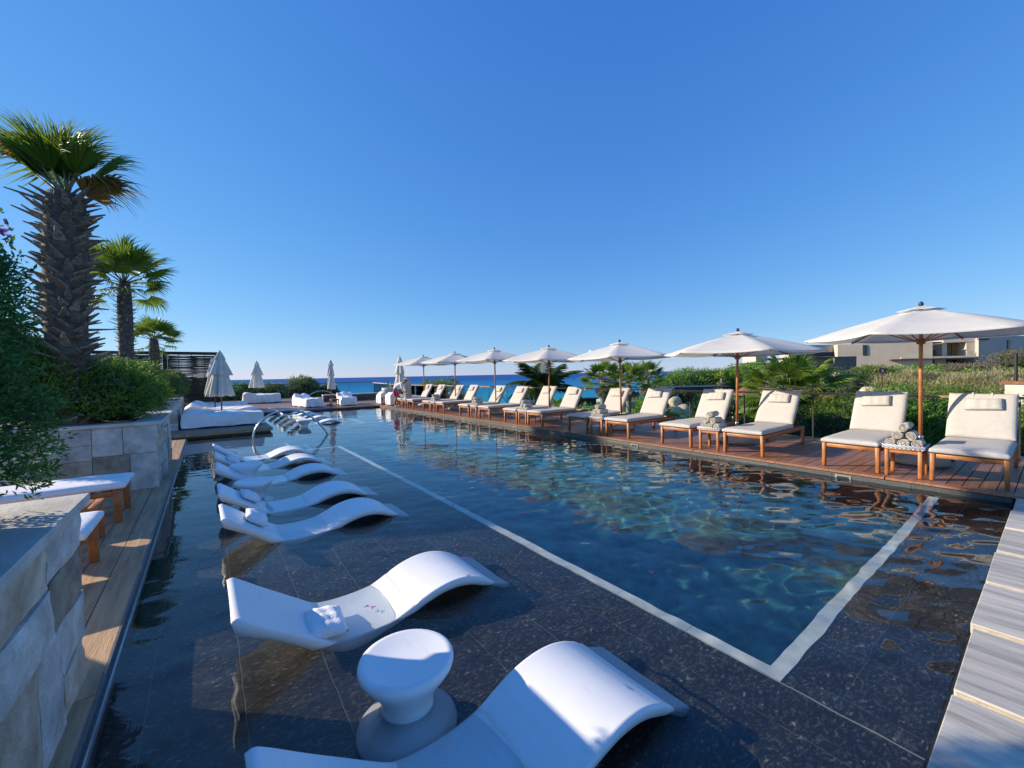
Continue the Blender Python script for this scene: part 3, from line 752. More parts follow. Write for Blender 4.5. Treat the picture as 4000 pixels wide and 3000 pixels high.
LY = [.73, 1.98, 3.59, 4.965, 6.535, 7.885, 9.685, 10.955, 12.57, 14.0, 16.12, 17.45, 19.3, 20.75]
protos = [make_lounger(s) for s in (1, 2, 3)]
LG = 'cream cushioned teak loungers in a row along the right edge of the pool'
def lounger_label(i):
    if i == 0: return 'teak lounger with cream cushions nearest the camera, cut by the right edge of the photo'
    if i == 1: return 'teak lounger with cream cushions on the far side of the biggest towel pyramid'
    s = 'near' if i % 2 == 0 else 'far'
    return 'cream cushioned teak lounger, %s in the pool-side row, just %s the %s parasol pole' % (ORD[i], 'before' if s == 'near' else 'beyond', ORD[i//2])
for i, y in enumerate(LY):
    o = protos[i] if i < 3 else copy_tree(protos[i % 3])
    o.location = (8.075+random.uniform(-.012, .012), y, .1025); o.rotation_euler.z = R(random.uniform(-1.3, 1.3))
    tag(o, lounger_label(i), 'sun lounger', LG)

# ---- side tables, trays, towels
def make_table():
    t = empty('side_table')
    for (x, y) in ((0, -1), (0, 1), (1, -1), (1, 1)):
        mb = MB(); a = 0 if x == 0 else .36; b = -.2 if y < 0 else .155
        mb.taper((a, b, 0), (a+.045, b+.045, .385), (0, 0, 0, 0)); bevel(mb.build('leg', M_teak, t), .004, 1)
    mb = MB(); mb.box((.045, -.19, .34), (.36, -.165, .384)); mb.box((.045, .165, .34), (.36, .19, .384)); mb.box((.01, -.155, .34), (.035, .155, .384)); mb.box((.37, -.155, .34), (.395, .155, .384)); mb.build('apron', M_teak, t)
    for k in range(6):
        mb = MB(); mb.box((-.008+.071*k, -.208, .386), (.058+.071*k, .208, .405)); bevel(mb.build('slat', M_teak, t), .003, 1)
    return t
tp = make_table()
def traymat():
    m = bpy.data.materials.new('woven_blue_white'); m.use_nodes = True; N = m.node_tree.nodes; L = m.node_tree.links; b = N['Principled BSDF']; b.inputs['Roughness'].default_value = .6
    tc = N.new('ShaderNodeTexCoord'); mp = N.new('ShaderNodeMapping'); mp.inputs['Scale'].default_value = (42, 42, 90)
    L.new(tc.outputs['Object'], mp.inputs[0]); ck = N.new('ShaderNodeTexChecker'); ck.inputs['Scale'].default_value = 1
    ck.inputs[1].default_value = (.02,.05,.17,1); ck.inputs[2].default_value = (.72,.74,.74,1)
    L.new(mp.outputs[0], ck.inputs[0]); L.new(ck.outputs[0], b.inputs['Base Color']); return m
M_tray = traymat()
def make_tray():
    t = empty('towel_tray'); w, l, h = .20, .23, .055
    MB().box((-w, -l, 0), (w, l, .01)).build('tray_base', M_tray, t)
    for a, b in (((-w-.004, -l, .011), (-w+.008, l, h)), ((w-.008, -l, .011), (w+.004, l, h)), ((-w+.009, -l, .011), (w-.009, -l+.01, h)), ((-w+.009, l-.01, .011), (w-.009, l, h))):
        bevel(MB().box(a, b).build('tray_rim', M_tray, t), .003, 1)
    return t
try_ = make_tray()
def towel_mesh(seed):
    rs = random.Random(seed); mb = MB(); L2 = .155; turns = 3.4; n = 66; th = .0125
    e = rs.uniform(.9, 1.08)
    vs = []
    for i in range(n+1):
        a = 2*pi*turns*i/n; r = .010+(.0665-.010)*(i/n)
        r *= 1+.04*sin(2*a+rs.random()*.2)
        for (rr, x) in ((r, -L2), (r, L2), (r-th*.78, L2), (r-th*.78, -L2)):
            q = .004*sin(a*2.3+seed) if x < 0 else .004*cos(a*1.7)
            vs.append((x+q, rr*cos(a)*e, rr*sin(a)/e))
    fs = []
    for i in range(n):
        b = i*4; c = b+4
        fs += [(b, c, c+1, b+1), (b+1, c+1, c+2, b+2), (b+2, c+2, c+3, b+3), (b+3, c+3, c, b)]
    fs.append((n*4, n*4+1, n*4+2, n*4+3)); mb.add(vs, fs, True)
    mb.lathe([(.011, -L2+.006), (.011, L2-.006)], 10, Matrix.Rotation(pi/2, 4, 'Y'))
    return mb.mesh('rolled_towel', M_towel)
TM = [towel_mesh(k) for k in range(4)]
TPOS = [('bottom row near side', -.136, 0), ('bottom row middle', 0, 0), ('bottom row far side', .136, 0), ('second row near side', -.068, 1), ('second row far side', .068, 1), ('top', 0, 2)]
TY = [1.36, 4.23, 7.2, 10.30, 13.28, 16.80, 20.05]
TN = ['nearest blue and white tray', 'second tray from the camera', 'third tray from the camera', 'fourth tray from the camera', 'fifth tray from the camera', 'sixth tray from the camera', 'farthest tray beside the stooping man']
for i, y in enumerate(TY):
    o = tp if i == 0 else copy_tree(tp); o.location = (8.06, y, .103)
    tag(o, 'small slatted teak side table under the %s of rolled towels' % TN[i], 'side table', 'teak side tables between pairs of loungers')
    q = try_ if i == 0 else copy_tree(try_); q.location = (8.256, y, .509)
    tag(q, 'woven blue and white tray of rolled towels, %s' % ['nearest of the row' if i == 0 else ORD[i]+' from the camera'][0], 'tray', 'woven towel trays on the side tables')
    for k, (nm, dy, lv) in enumerate(TPOS):
        w = obj('rolled_towel', TM[(i*5+k) % 4], None, (8.245+random.uniform(-.012, .012), y+dy*1.02, .509+.011+.0655+lv*.113))
        w.rotation_euler = (random.uniform(0, 6.28), 0, R(random.uniform(-3, 3)))
        tag(w, 'rolled beige towel, %s, on the %s' % (nm, TN[i]), 'towel', 'rolled beige towels piled on trays')

# ---- open parasols
def canopy_fn(Rr, ht, n, sag=.10, r0=0.0, r1=1.0):
    def f(u, w):
        r = r0+(r1-r0)*u; a = w*n; k = int(min(a, n-1e-6)); fr = a-k
        a0, a1 = 2*pi*k/n, 2*pi*(k+1)/n
        x = (cos(a0)*(1-fr)+cos(a1)*fr)*r*Rr; y = (sin(a0)*(1-fr)+sin(a1)*fr)*r*Rr
        z = ht*(1-r)*(1+.22*r) - sag*4*fr*(1-fr)*r*(1-.35*r)*.55
        e = 4*fr*(1-fr)
        s = 1-.035*e*max(0, r-.7)/.3      # scalloped hem
        return (x*s, y*s, z)
    return f
def make_umbrella(Rr, ht, ztop, seed, lean=0):
    """pole foot at the origin"""
    t = empty('parasol'); n = 6; rs = random.Random(seed)
    mb = MB(); mb.lathe([(.24, .0), (.34, .005), (.35, .05), (.32, .085), (.14, .11), (.12, .135), (.0501, .137)], 36); mb.build('base', M_basecon, t)
    mb = MB(); mb.lathe([(.031, .12), (.031, .42), (.036, .43), (.036, .46)], 16); mb.build('base_tube', M_steel, t)
    mb = MB(); mb.lathe([(.026, .40), (.026, ztop-.03)], 16); mb.build('pole', M_teak, t)
    ze = ztop-.06-ht
    mb = MB(); mb.grid(canopy_fn(Rr, ht, n, .10, .10), 14, n*8); o = mb.build('canopy', M_canopy, t); o.location = (0, 0, ze)
    md = o.modifiers.new('s', 'SOLIDIFY'); md.thickness = .004; md.offset = -1
    mb = MB(); mb.grid(canopy_fn(Rr, ht, n, .08, .012, .20), 4, n*6); o = mb.build('vent_cap', M_canopy, t); o.location = (0, 0, ze+.045)
    # valance hem
    f = canopy_fn(Rr, ht, n, .10); mb = MB()
    def hem(u, w):
        p = f(1.0, w); return (p[0]*(1.0005), p[1]*(1.0005), p[2]-.016*u)
    mb.grid(hem, 1, n*8); o = mb.build('hem', M_canopy, t); o.location = (0, 0, ze)
    for k in range(n):
        a = 2*pi*k/n; d = Vector((cos(a), sin(a), 0))
        mb = MB(); pts = []
        for q in (.03, .3, .6, .985): pts.append(d*Rr*q + Vector((0, 0, ze+ht*(1-q)*(1+.22*q)-.030)))
        mb.tube(pts, .013, 6); o = mb.build('rib', M_teak, t)
        mb = MB(); m_ = d*Rr*.50 + Vector((0, 0, ze+ht*.5*1.11-.045)); mb.tube([m_, d*.05+Vector((0, 0, ze-.10))], .010, 6); mb.build('strut', M_teak, t)
    mb = MB(); mb.lathe([(.05, ze-.14), (.055, ze-.12), (.055, ze-.07), (.05, ze-.05)], 16); mb.build('runner', M_teakd, t)
    mb = MB(); mb.lathe([(.012, ztop-.03), (.03, ztop-.01), (.034, ztop+.02), (.02, ztop+.045), (.004, ztop+.055)], 14); mb.build('finial', M_dark, t)
    return t
UM = [(9.38, 1.37, 1.55, .44, 2.60, 48), (9.33, 4.26, 1.60, .43, 2.46, 44), (9.3, 7.36, 1.50, .40, 2.46, 30),
      (9.42, 10.51, 1.65, .42, 2.53, 40), (9.47, 13.81, 1.62, .42, 2.66, 46), (9.52, 17.31, 1.60, .42, 2.70, 34), (9.61, 20.98, 1.60, .42, 2.72, 44)]
UL = ['largest open cream parasol, at the right edge, a knotted tie on its canopy', 'open cream parasol over the second towel tray, wooden ribs showing underneath', 'open cream parasol third from the camera with a pale knotted tie on its left side',
      'open cream parasol fourth from the camera, its pole in front of the feathery coconut palm', 'open cream parasol in the middle of the row of seven, fifth from the camera', 'open cream parasol sixth from the camera, second from the far end', 'farthest open cream parasol, beside the furled one near the stooping man']
for i, (x, y, Rr, ht, zt, rot) in enumerate(UM):
    u = make_umbrella(Rr, ht, zt, i); u.location = (x, y, .1025); u.rotation_euler = (R([0, .8, -.6, .5, -.4, .6, 0][i]), 0, R(rot))
    tag(u, UL[i], 'parasol', 'open cream parasols behind the loungers')
    if i in (0, 2):
        mb = MB(); c = Vector(canopy_fn(Rr, ht, 6, .1)(.55, {0: .93, 2: .30}[i])); c.z += zt-.06-ht
        for k in range(5):
            a = random.uniform(0, 6.28); r = random.uniform(.05, .09)
            mb.tube([c+Vector((cos(a+q)*r*(1+.3*sin(3*q)), sin(a+q)*r, .02+.03*sin(q*2+k))) for q in (0, 1, 2, 3, 4, 5)], .012, 6)
        mb.tube([c, c+Vector((.05,.02,.03)), c+Vector((.09,.06,-.03))], .012, 6)
        mb.build('knotted_tie', M_canopy, u)

# ================================================================ resin loungers in the pool
def ledge_lounger():
    """x 0..1.92 from the raised head to the foot; top and bottom profiles, rounded edges"""
    top = [(0, .345), (.03, .352), (.07, .330), (.20, .235), (.33, .145), (.42, .082), (.48, .040), (.54, .005), (.62, -.020), (.72, -.030), (.84, -.024), (.94, -.002), (1.02, .026), (1.08, .052), (1.14, .078), (1.22, .106), (1.32, .128), (1.41, .135), (1.50, .128), (1.58, .108), (1.64, .084), (1.69, .060), (1.74, .030), (1.81, -.030), (1.88, -.085), (1.92, -.118)]
    bot = [(.02, .262), (.03, .250), (.07, .225), (.20, .150), (.33, .060), (.42, -.01), (.48, -.055), (.54, -.13), (.62, -.198), (.72, -.199), (.84, -.14), (.94, -.090), (1.02, -.045), (1.08, -.018), (1.14, .008), (1.22, .036), (1.32, .058), (1.41, .064), (1.50, .056), (1.58, .036), (1.64, .012), (1.69, -.01), (1.74, -.045), (1.81, -.12), (1.88, -.199), (1.92, -.199)]
    def interp(P, n):
        P = [Vector((a, 0, b)) for a, b in P]; ds = [0]
        for i in range(1, len(P)): ds.append(ds[-1]+(P[i]-P[i-1]).length)
        out = []
        for k in range(n+1):
            s = ds[-1]*k/n; i = max(j for j in range(len(ds)) if ds[j] <= s+1e-9); i = min(i, len(P)-2)
            t = (s-ds[i])/(ds[i+1]-ds[i]); p0 = P[max(i-1, 0)]; p1 = P[i]; p2 = P[i+1]; p3 = P[min(i+2, len(P)-1)]
            q = .5*((2*p1)+(p2-p0)*t+(2*p0-5*p1+4*p2-p3)*t*t+(3*p1-p0-3*p2+p3)*t**3); out.append(q)
        return out
    W = .63; r = .014; rows = []
    n = 70
    # pair by parameter index: top and bottom have the same control count
    def cm(P, s):
        i = min(int(s), len(P)-2); t = s-i; g = lambda k: Vector((P[max(0, min(k, len(P)-1))][0], 0, P[max(0, min(k, len(P)-1))][1]))
        p0, p1, p2, p3 = g(i-1), g(i), g(i+1), g(i+2)
        return .5*((2*p1)+(p2-p0)*t+(2*p0-5*p1+4*p2-p3)*t*t+(3*p1-p0-3*p2+p3)*t**3)
    NS = 100; vs = []; 
    sec = [(-1, 'b', r), (-1, 'bs', 0), (-1, 'ts', 0), (-1, 't', r)] 
    ycols = [(-.5, r), (-.46, .0), (-.36, 0), (-.25, 0), (-.12, 0), (0, 0), (.12, 0), (.25, 0), (.36, 0), (.46, 0), (.5, r)]
    m = 0
    for k in range(NS+1):
        s = (len(top)-1)*k/NS; a = cm(top, s); b = cm(bot, s); d = (a-b); L_ = d.length; dn = d/L_
        wf = 1-.045*smooth(0, .5, a.x)*(1-smooth(.8, 1.3, a.x)) - .03*smooth(1.6, 1.92, a.x)
        ring = []
        for (yy, e) in ycols:      # top surface: dished slightly
            dish = .016*(1-(2*abs(yy))**2)*(1 if a.x < 1.0 else .35)
            ridge = .006*(math.exp(-((a.x-1.10)/.012)**2)+math.exp(-((a.x-1.72)/.012)**2))*(-1)
            y = yy*W*wf; 
            if e: y -= math.copysign(e, yy)
            ring.append(a - dn*(dish-ridge) + Vector((0, y, 0)))
        yy = W*wf/2
        ring.append(a - dn*r + Vector((0, yy, 0))); ring.append(b + dn*r + Vector((0, yy-.012, 0)))
        for q in (.5, .25, 0, -.25, -.5):
            y = q*W*wf; y -= math.copysign(r+.012, q) if abs(q) == .5 else 0
            ring.append(b + Vector((0, y, 0)))
        ring.append(b + dn*r + Vector((0, -yy+.012, 0))); ring.append(a - dn*r + Vector((0, -yy, 0)))
        m = len(ring); vs += ring
    fs = [(k*m+j, k*m+(j+1) % m, (k+1)*m+(j+1) % m, (k+1)*m+j) for k in range(NS) for j in range(m)]
    fs.append(tuple(range(m))[::-1]); fs.append(tuple(NS*m+j for j in range(m)))
    mb = MB(); mb.add(vs, fs, True); me = mb.mesh('pool_lounger', M_white)
    bm = bmesh.new(); bm.from_mesh(me); bmesh.ops.recalc_face_normals(bm, faces=bm.faces); bm.to_mesh(me); bm.free()
    return me
LM = ledge_lounger()
PL = [(1.46, 'biggest white moulded pool lounger, cut by the bottom edge of the photo'), (3.07, 'white moulded pool lounger just behind the nearest stool, a small pillow on its seat'),
      (5.16, 'third white pool lounger from the camera, a pillow strapped on its raised back'), (6.29, 'fourth white pool lounger, its back rising beside the wider shallow stool'),
      (8.0, 'fifth white pool lounger, between the two hourglass stools'), (9.26, 'sixth white pool lounger, a pillow on its back, far side of the farther stool'),
      (10.46, 'seventh white pool lounger, last of the near group, before the curved handrail'),
      (16.7, 'nearest white pool lounger of the far group beyond the curved handrail'), (18.5, 'second white pool lounger of the far group'), (20.0, 'middle white pool lounger of the far group'),
      (21.3, 'fourth white pool lounger of the far group'), (22.5, 'farthest white pool lounger, against the far deck')]
def ledge(i, x, y, rot=0):
    o = obj('pool_lounger', LM, None, (x, y, 0)); o.rotation_euler.z = R(rot)
    tag(o, PL[i][1], 'pool lounger', 'white moulded loungers standing in the shallow water'); return o
for i, (y, _) in enumerate(PL):
    ledge(i, .07 if i < 7 else 2.35+random.uniform(-.05, .1), y, random.uniform(-1.2, 1.2) if i > 1 else 0)
mb = MB(); mb.tube([(.0, -.035, 0), (.010, -.015, .002), (-.006, .0, .004), (.008, .018, .003), (.0, .035, .001)], .0022, 5); lm = mb.build('embossed_mark', mat('mark_blue', (.06,.10,.22), rough=.6), bpy.data.objects['pool_lounger']); lm.location = (1.60, -.16, .0935); lm.rotation_euler = (0, R(22), 0)
NP = [(0, .42, 1.5, .055, 8, 'white neck pillow on the nearest pool lounger at the bottom edge', 0), (1, .60, 2.98, .045, 6, 'white neck pillow lying half in shade on the second pool lounger', 1), (2, .40, 5.27, .19, 35, 'white neck pillow on the raised back of the third pool lounger', 2),
      (3, .42, 6.38, .17, 35, 'white neck pillow on the fourth pool lounger', 3), (5, .36, 9.3, .20, 35, 'white neck pillow on the sixth pool lounger', 4)]
for (li, x, y, z, tl, lab, sd) in NP:
    e = empty('neck_pillow', (x, y, z), 0, lab, 'pillow', 'neck pillows on the pool loungers')
    p = pillow_mesh('pillow', .24, .36, .10, M_pillow, e, sd); p.rotation_euler = (0, R(tl), R(random.uniform(-12, 8)))
def stool_mesh():
    prof = [(.02, -.200), (.245, -.200), (.256, -.185), (.250, -.160), (.205, -.105), (.155, -.055), (.132, -.005), (.128, .03), (.140, .075), (.175, .125), (.215, .175), (.236, .205), (.242, .225), (.238, .243), (.225, .252), (.205, .250), (.15, .242), (.08, .238), (.015, .237)]
    mb = MB(); mb.lathe(prof, 48); return mb.mesh('pool_stool', M_white)
SM = stool_mesh()
for (x, y, lab) in ((.79, 2.02, 'white hourglass stool between the two nearest pool loungers, its top half in shade'), (.50, 6.93, 'white hourglass stool beside the fourth pool lounger'), (.50, 8.38, 'white hourglass stool beside the fifth pool lounger, farther of the near pair'),
                    (2.72, 15.98, 'small white hourglass stool by the far group of pool loungers')):
    o = obj('pool_stool', SM, None, (x, y, 0)); tag(o, lab, 'stool', 'white hourglass stools standing in the pool')
if CAUSTICS:
    for o in bpy.data.objects:
        if o.type == 'MESH' and (o.name.split('.')[0] in ('tile', 'pool_lounger', 'pool_stool', 'deep_floor', 'deep_wall', 'pale_strip', 'shelf_bed', 'step_nosing', 'pool_wall')):
            o.cycles.is_caustics_receiver = True
# bougainvillea petals floating / lying about
M_petal = mat('magenta_petal', (.30,.02,.16), (.45,.05,.28), .6, 20, trans=.3)
PT = [(1.44, 2.745, .07), (1.22, 2.745, .03), (.93, 3.0, .012), (.90, 3.04, .012), (1.60, 2.76, .13), (3.05, 3.9, .012), (2.95, 2.05, .012), (.55, 3.98, .012), (.18, 4.1, .012), (.20, 4.2, .012), (1.7, 5.3, .012), (1.95, 3.6, .012), (2.52, 4.7, .012), (.02, 5.0, .012), (4.4, 2.5, .012)]
PLAB = ['on the near edge of the second white pool lounger, lowest one', 'on the near side of the second pool lounger hump', 'pair on the second pool lounger seat, left one', 'pair on the second pool lounger seat, right one', 'on the far end of the second pool lounger hump', 'floating in the deep water near the pale strip', 'floating over the dark tiles right of the nearest stool', 'floating below the third pool lounger seat', 'leftmost of two floating below the third pool lounger head', 'second of two floating below the third pool lounger head', 'floating just right of the third pool lounger foot', 'floating right of the second pool lounger foot', 'on the pale strip in the middle', 'floating left of the third pool lounger head', 'floating farthest right over the deep water']
for i, (x, y, z) in enumerate(PT):
    mb = MB()
    for q in range(3):
        a = q*2.1+i; c, s = cos(a), sin(a)
        mb.add([(0, 0, 0), (.011*c-.008*s, .011*s+.008*c, .006), (.024*c, .024*s, .004), (.011*c+.008*s, .011*s-.008*c, .006)], [(0, 1, 2, 3)])
    o = mb.build('fallen_petal', M_petal); o.location = (x, y, z)
    tag(o, 'tiny fallen magenta petal, '+PLAB[i], 'petal', 'fallen magenta petals around the near pool')

# ================================================================ curved handrails
def arch_rail(loc, span, h, rz, lab, r=.03):
    e = empty('curved_handrail', loc, rz, lab, 'handrail'); mb = MB()
    pts = [(0, 0, -.5), (0, 0, .12*h)]
    for k in range(1, 25):
        u = k/24; z = h*(1-abs(2*min(u*1.05, 1.0)**.8-1)**2.3)*.9+h*.1*(1-u)
        pts.append((span*u, 0, z))
    pts = [(0, 0, -.35), (.0, 0, .05), (.03, 0, .28*h), (.12, 0, .52*h), (.28, 0, .74*h), (.48, 0, .90*h), (.70, 0, .98*h), (.90, 0, h), (1.12, 0, .96*h), (1.36, 0, .83*h), (1.60, 0, .60*h), (1.80, 0, .32*h), (1.97, 0, 0), (2.2, 0, -.4)]
    pts = [(p[0]*span/1.97, 0, p[2]) for p in pts]
    # smooth
    P = [Vector(p) for p in pts]; out = []
    for i in range(len(P)-1):
        p0, p1, p2, p3 = P[max(i-1, 0)], P[i], P[i+1], P[min(i+2, len(P)-1)]
        for t in (0, .25, .5, .75): out.append(.5*((2*p1)+(p2-p0)*t+(2*p0-5*p1+4*p2-p3)*t*t+(3*p1-p0-3*p2+p3)*t**3))
    out.append(P[-1]); mb.tube(out, r, 14); mb.build('tube', M_steel, e); return e
arch_rail((.99, 13.32, 0), 1.93, .80, 0, 'big curved steel handrail arching over the pool steps')
arch_rail((4.9, 28.0, .1), 2.1, .80, R(-8), 'far curved steel handrail behind the two covered chairs', .022)

# ================================================================ left benches (loungers with white covers seen end-on)
for (y, lab) in ((4.97, 'white cushioned teak lounger end showing behind the nearest planter'), (6.95, 'farther white cushioned teak lounger end on the left deck, between the planters')):
    o = make_lounger(60, M_teak, M_sheet, False); o.location = (-.84, y, .052); o.rotation_euler.z = pi
    o.name = 'sun_lounger'; tag(o, lab, 'sun lounger', 'white cushioned loungers on the left deck')
o = copy_tree(tp); o.location = (-.92, 5.95, .052); o.rotation_euler.z = pi; tag(o, 'slatted teak side table between the two white loungers on the left deck', 'side table')

# ================================================================ covered daybeds
def covered_bed(loc, L_, W, H, rz, lab, seed, back=True, cat='daybed', group='white covered daybeds on the decks', legs=True, backh=.22):
    rs = random.Random(seed); e = empty('covered_daybed', loc, rz, lab, cat, group)
    mb = MB(); ph = [rs.uniform(0, 6) for _ in range(8)]
    def hz(x, y):
        h = H + .018*sin(5*x+ph[0]+2*y)+.014*sin(9*x-4*y+ph[1])+.010*sin(17*y+3*x+ph[2])
        if back: h += backh*max(0, 1-abs(x-.22)/.34)**1.0 + .03*sin(13*y+ph[3])*(x < .7)
        h -= .03*sin(pi*min(1, max(0, (x-.6)/(L_-.6))))
        return h
    nx, ny = 34, 26
    f = lambda u, w: (u*L_, (w-.5)*W, hz(u*L_, (w-.5)*W) - .03*(abs(2*u-1)**14+abs(2*w-1)**14))
    mb.grid(f, nx, ny)
    # skirts with folds
    per = [(L_*k/30, -W/2, 0, -1) for k in range(31)] + [(L_, -W/2+W*k/24, 1, 0) for k in range(1, 25)] + [(L_-L_*k/30, W/2, 0, 1) for k in range(1, 31)] + [(0, W/2-W*k/24, -1, 0) for k in range(1, 24)]
    n = len(per); vs = []; rows = 10
    for r in range(rows+1):
        t = r/rows
        for k, (x, y, dx, dy) in enumerate(per):
            zt = f(min(1, max(0, x/L_)), y/W+.5)[2]; zb = .05+.012*sin(k*.5+ph[4])
            fold = (.028*sin(k*.55+ph[5]+1.3*sin(t*3))+.016*sin(k*1.35+ph[6]-t*2))*t**.8 + .02*t*(1-.2*t)
            drape = .020*sin(pi*t)*sin(k*.21+ph[7])
            vs.append((x+dx*(fold+drape), y+dy*(fold+drape), zt+(zb-zt)*t))
    fs = [(r*n+k, r*n+(k+1) % n, (r+1)*n+(k+1) % n, (r+1)*n+k) for r in range(rows) for k in range(n)]
    mb.add(vs, fs, True); o = mb.build('cover', M_sheet, e)
    bm = bmesh.new(); bm.from_mesh(o.data); bmesh.ops.remove_doubles(bm, verts=bm.verts, dist=.002); bmesh.ops.recalc_face_normals(bm, faces=bm.faces)
    for q in bm.faces: q.smooth = True
    bm.to_mesh(o.data); bm.free()
    if legs:
        for x in (.05, L_-.12):
            for y in (-W/2+.05, W/2-.12):
                MB().box((x, y, 0), (x+.07, y+.07, H-.06)).build('leg', M_teakd, e)
    return e
covered_bed((-.66, 17.35, .15), 2.22, 1.75, .46, 0, 'largest white covered daybed at the water edge of the left deck', 1, backh=.10)
covered_bed((-.70, 20.6, .15), 2.30, 1.75, .44, 0, 'white covered daybed second from the water, behind the furled parasol pole', 2, backh=.18)
covered_bed((-.60, 25.2, .15), 2.25, 1.7, .42, 0, 'farthest of the three white covered daybeds in front of the woven screen', 3, backh=.14)
covered_bed((1.95, 32.8, .1), 2.15, 1.7, .62, R(-3), 'white covered daybed alone on the far deck in front of the bushes', 4, backh=.10)
covered_bed((4.35, 26.6, .1), 2.1, .82, .50, R(-90+12), 'left of two covered loungers on the far deck beside the small dark table', 5, backh=.25, cat='covered lounger', group='white covered loungers on the far deck')
covered_bed((6.75, 26.4, .1), 2.1, .82, .50, R(-90-6), 'right of two covered loungers on the far deck beside the small dark table', 6, backh=.25, cat='covered lounger', group='white covered loungers on the far deck')
covered_bed((8.15, 24.15, .1), 2.0, .78, .52, 0, 'white covered lounger at the far corner of the pool, farthest of the two', 7, cat='covered lounger', group='white covered loungers at the far pool corner')
covered_bed((8.12, 22.55, .1), 2.0, .78, .50, 0, 'white covered lounger just beyond the stooping man', 8, cat='covered lounger', group='white covered loungers at the far pool corner')
o = copy_tree(tp); o.location = (5.60, 24.7, .1); tag(o, 'small dark wooden table between the two covered loungers on the far deck', 'side table')
for ch in o.children:
    ch.data = ch.data.copy(); ch.data.materials.clear(); ch.data.materials.append(M_teakd)
o = copy_tree(tp); o.location = (8.12, 23.35, .1); tag(o, 'small teak table between the white covered loungers at the far pool corner', 'side table')

# ---- furled parasols
def furled(loc, ztop, zbot, rmax, seed, lab, tiers=2, twist=0):
    rmax *= .84; rs = random.Random(seed); e = empty('furled_parasol', loc, rs.uniform(0, 6), lab, 'parasol', 'furled cream parasols on the far decks')
    mb = MB(); mb.lathe([(.28, 0), (.30, .06), (.12, .10), (.045, .11)], 28); mb.build('base', M_basecon, e)
    mb = MB(); mb.lathe([(.026, .10), (.026, ztop-.02)], 12); mb.build('pole', M_teakd, e)
    mb = MB(); mb.lathe([(.012, ztop-.05), (.025, ztop-.01), (.024, ztop+.03), (.006, ztop+.05)], 12); mb.build('finial', M_dark, e)
    def skirt(z0, z1, r0, r1, amp, lobes, ph, name):
        mb = MB()
        def fn(u, w):
            a = 2*pi*w; z = z0+(z1-z0)*u; r = r0+(r1-r0)*u**.85
            fo = 1+amp*u**.6*(abs(sin(a*lobes/2+ph+twist*u))-.5)*1.6+amp*.4*u*sin(a*3+ph*2)
            r *= fo
            hem = -.045*abs(sin(a*lobes/2+ph))*u**6
            return (r*cos(a), r*sin(a), z+hem)
        mb.grid(fn, 14, 56); o = mb.build(name, M_canvas2, e)
        md = o.modifiers.new('s', 'SOLIDIFY'); md.thickness = .006
    H = ztop-zbot; skirt(ztop-.01, ztop-.01-.16*H, .05, .12+.1*rmax, .25, 6, rs.uniform(0, 3), 'top_vent')
    skirt(ztop-.10*H, ztop-.52*H, .09, rmax*.78, .50, 6, rs.uniform(0, 3), 'upper_folds')
    skirt(ztop-.40*H, zbot, rmax*.50, rmax*.95, .50, 7, rs.uniform(0, 3), 'lower_folds')
    mb = MB(); mb.tube([(rmax*.5*cos(a), rmax*.5*sin(a), zbot+.5*H-.02*sin(3*a)) for a in [k*.5 for k in range(14)]], .012, 6); mb.build('tie', M_canvas2, e)
    return e
furled((.44, 18.85, .15), 2.62, .98, .42, 1, 'biggest furled cream parasol standing between the large covered daybeds')
furled((.30, 23.2, .15), 2.60, .95, .38, 2, 'furled cream parasol half hidden behind the biggest furled one')
furled((2.95, 34.6, .1), 2.90, 1.05, .46, 3, 'furled cream parasol behind the lone covered daybed on the far deck')
furled((5.85, 25.5, .1), 2.62, .98, .22, 4, 'thin twisted furled parasol on a dark pole between the two covered loungers', twist=2.5)
furled((9.45, 24.0, .1), 2.80, .9, .34, 5, 'furled cream parasol rising behind the stooping man')

# ---- agave pot
pt = empty('agave_pot', (10.2, 28.2, .1), 0, 'pale bowl shaped pot with a spiky agave at the far end of the deck', 'potted plant')
mb = MB(); mb.lathe([(.16, 0), (.22, .02), (.34, .30), (.42, .62), (.44, .80), (.40, .84), (.37, .80), (.36, .72), (.02, .70)], 40); mb.build('pot', M_cap, pt)
M_agave = leafmat('agave_leaf', (.10,.17,.10), (.22,.32,.20), .15, .5)
for k in range(26):
    a = k*2.4; el = R(25+55*(k/26)); L_ = random.uniform(.55, .85); d = Vector((cos(a)*cos(el), sin(a)*cos(el), sin(el))); s = Vector((-sin(a), cos(a), 0))
    mb = MB(); vs = []
    for q in (0, .35, .7, 1): c = d*L_*q+Vector((0, 0, .72)); w = .045*(1-q*.97); vs += [c-s*w, c+Vector((0,0,-.01)), c+s*w]
    mb.add(vs, [(i*3+j, i*3+j+1, i*3+j+4, i*3+j+3) for i in range(3) for j in range(2)]); mb.build('leaf', M_agave, pt)
# towel stack stand behind the man
st = empty('towel_stand', (9.05, 22.0, .1), R(-36), 'small stand stacked with folded beige towels behind the stooping man', 'stand')
mb = MB(); mb.box((-.22, -.22, .55), (.22, .22, .6)); [mb.box((x-.02, y-.02, 0), (x+.02, y+.02, .55)) for x in (-.18, .18) for y in (-.18, .18)]; mb.build('stand_frame', M_teak, st)
for k in range(8):
    mb = MB(); mb.box((-.19+random.uniform(-.02,.02), -.19, .602+.083*k), (.19, .19+random.uniform(-.02,.02), .602+.083*k+.078)); bevel(mb.build('folded_towel', M_towel, st), .03, 2)

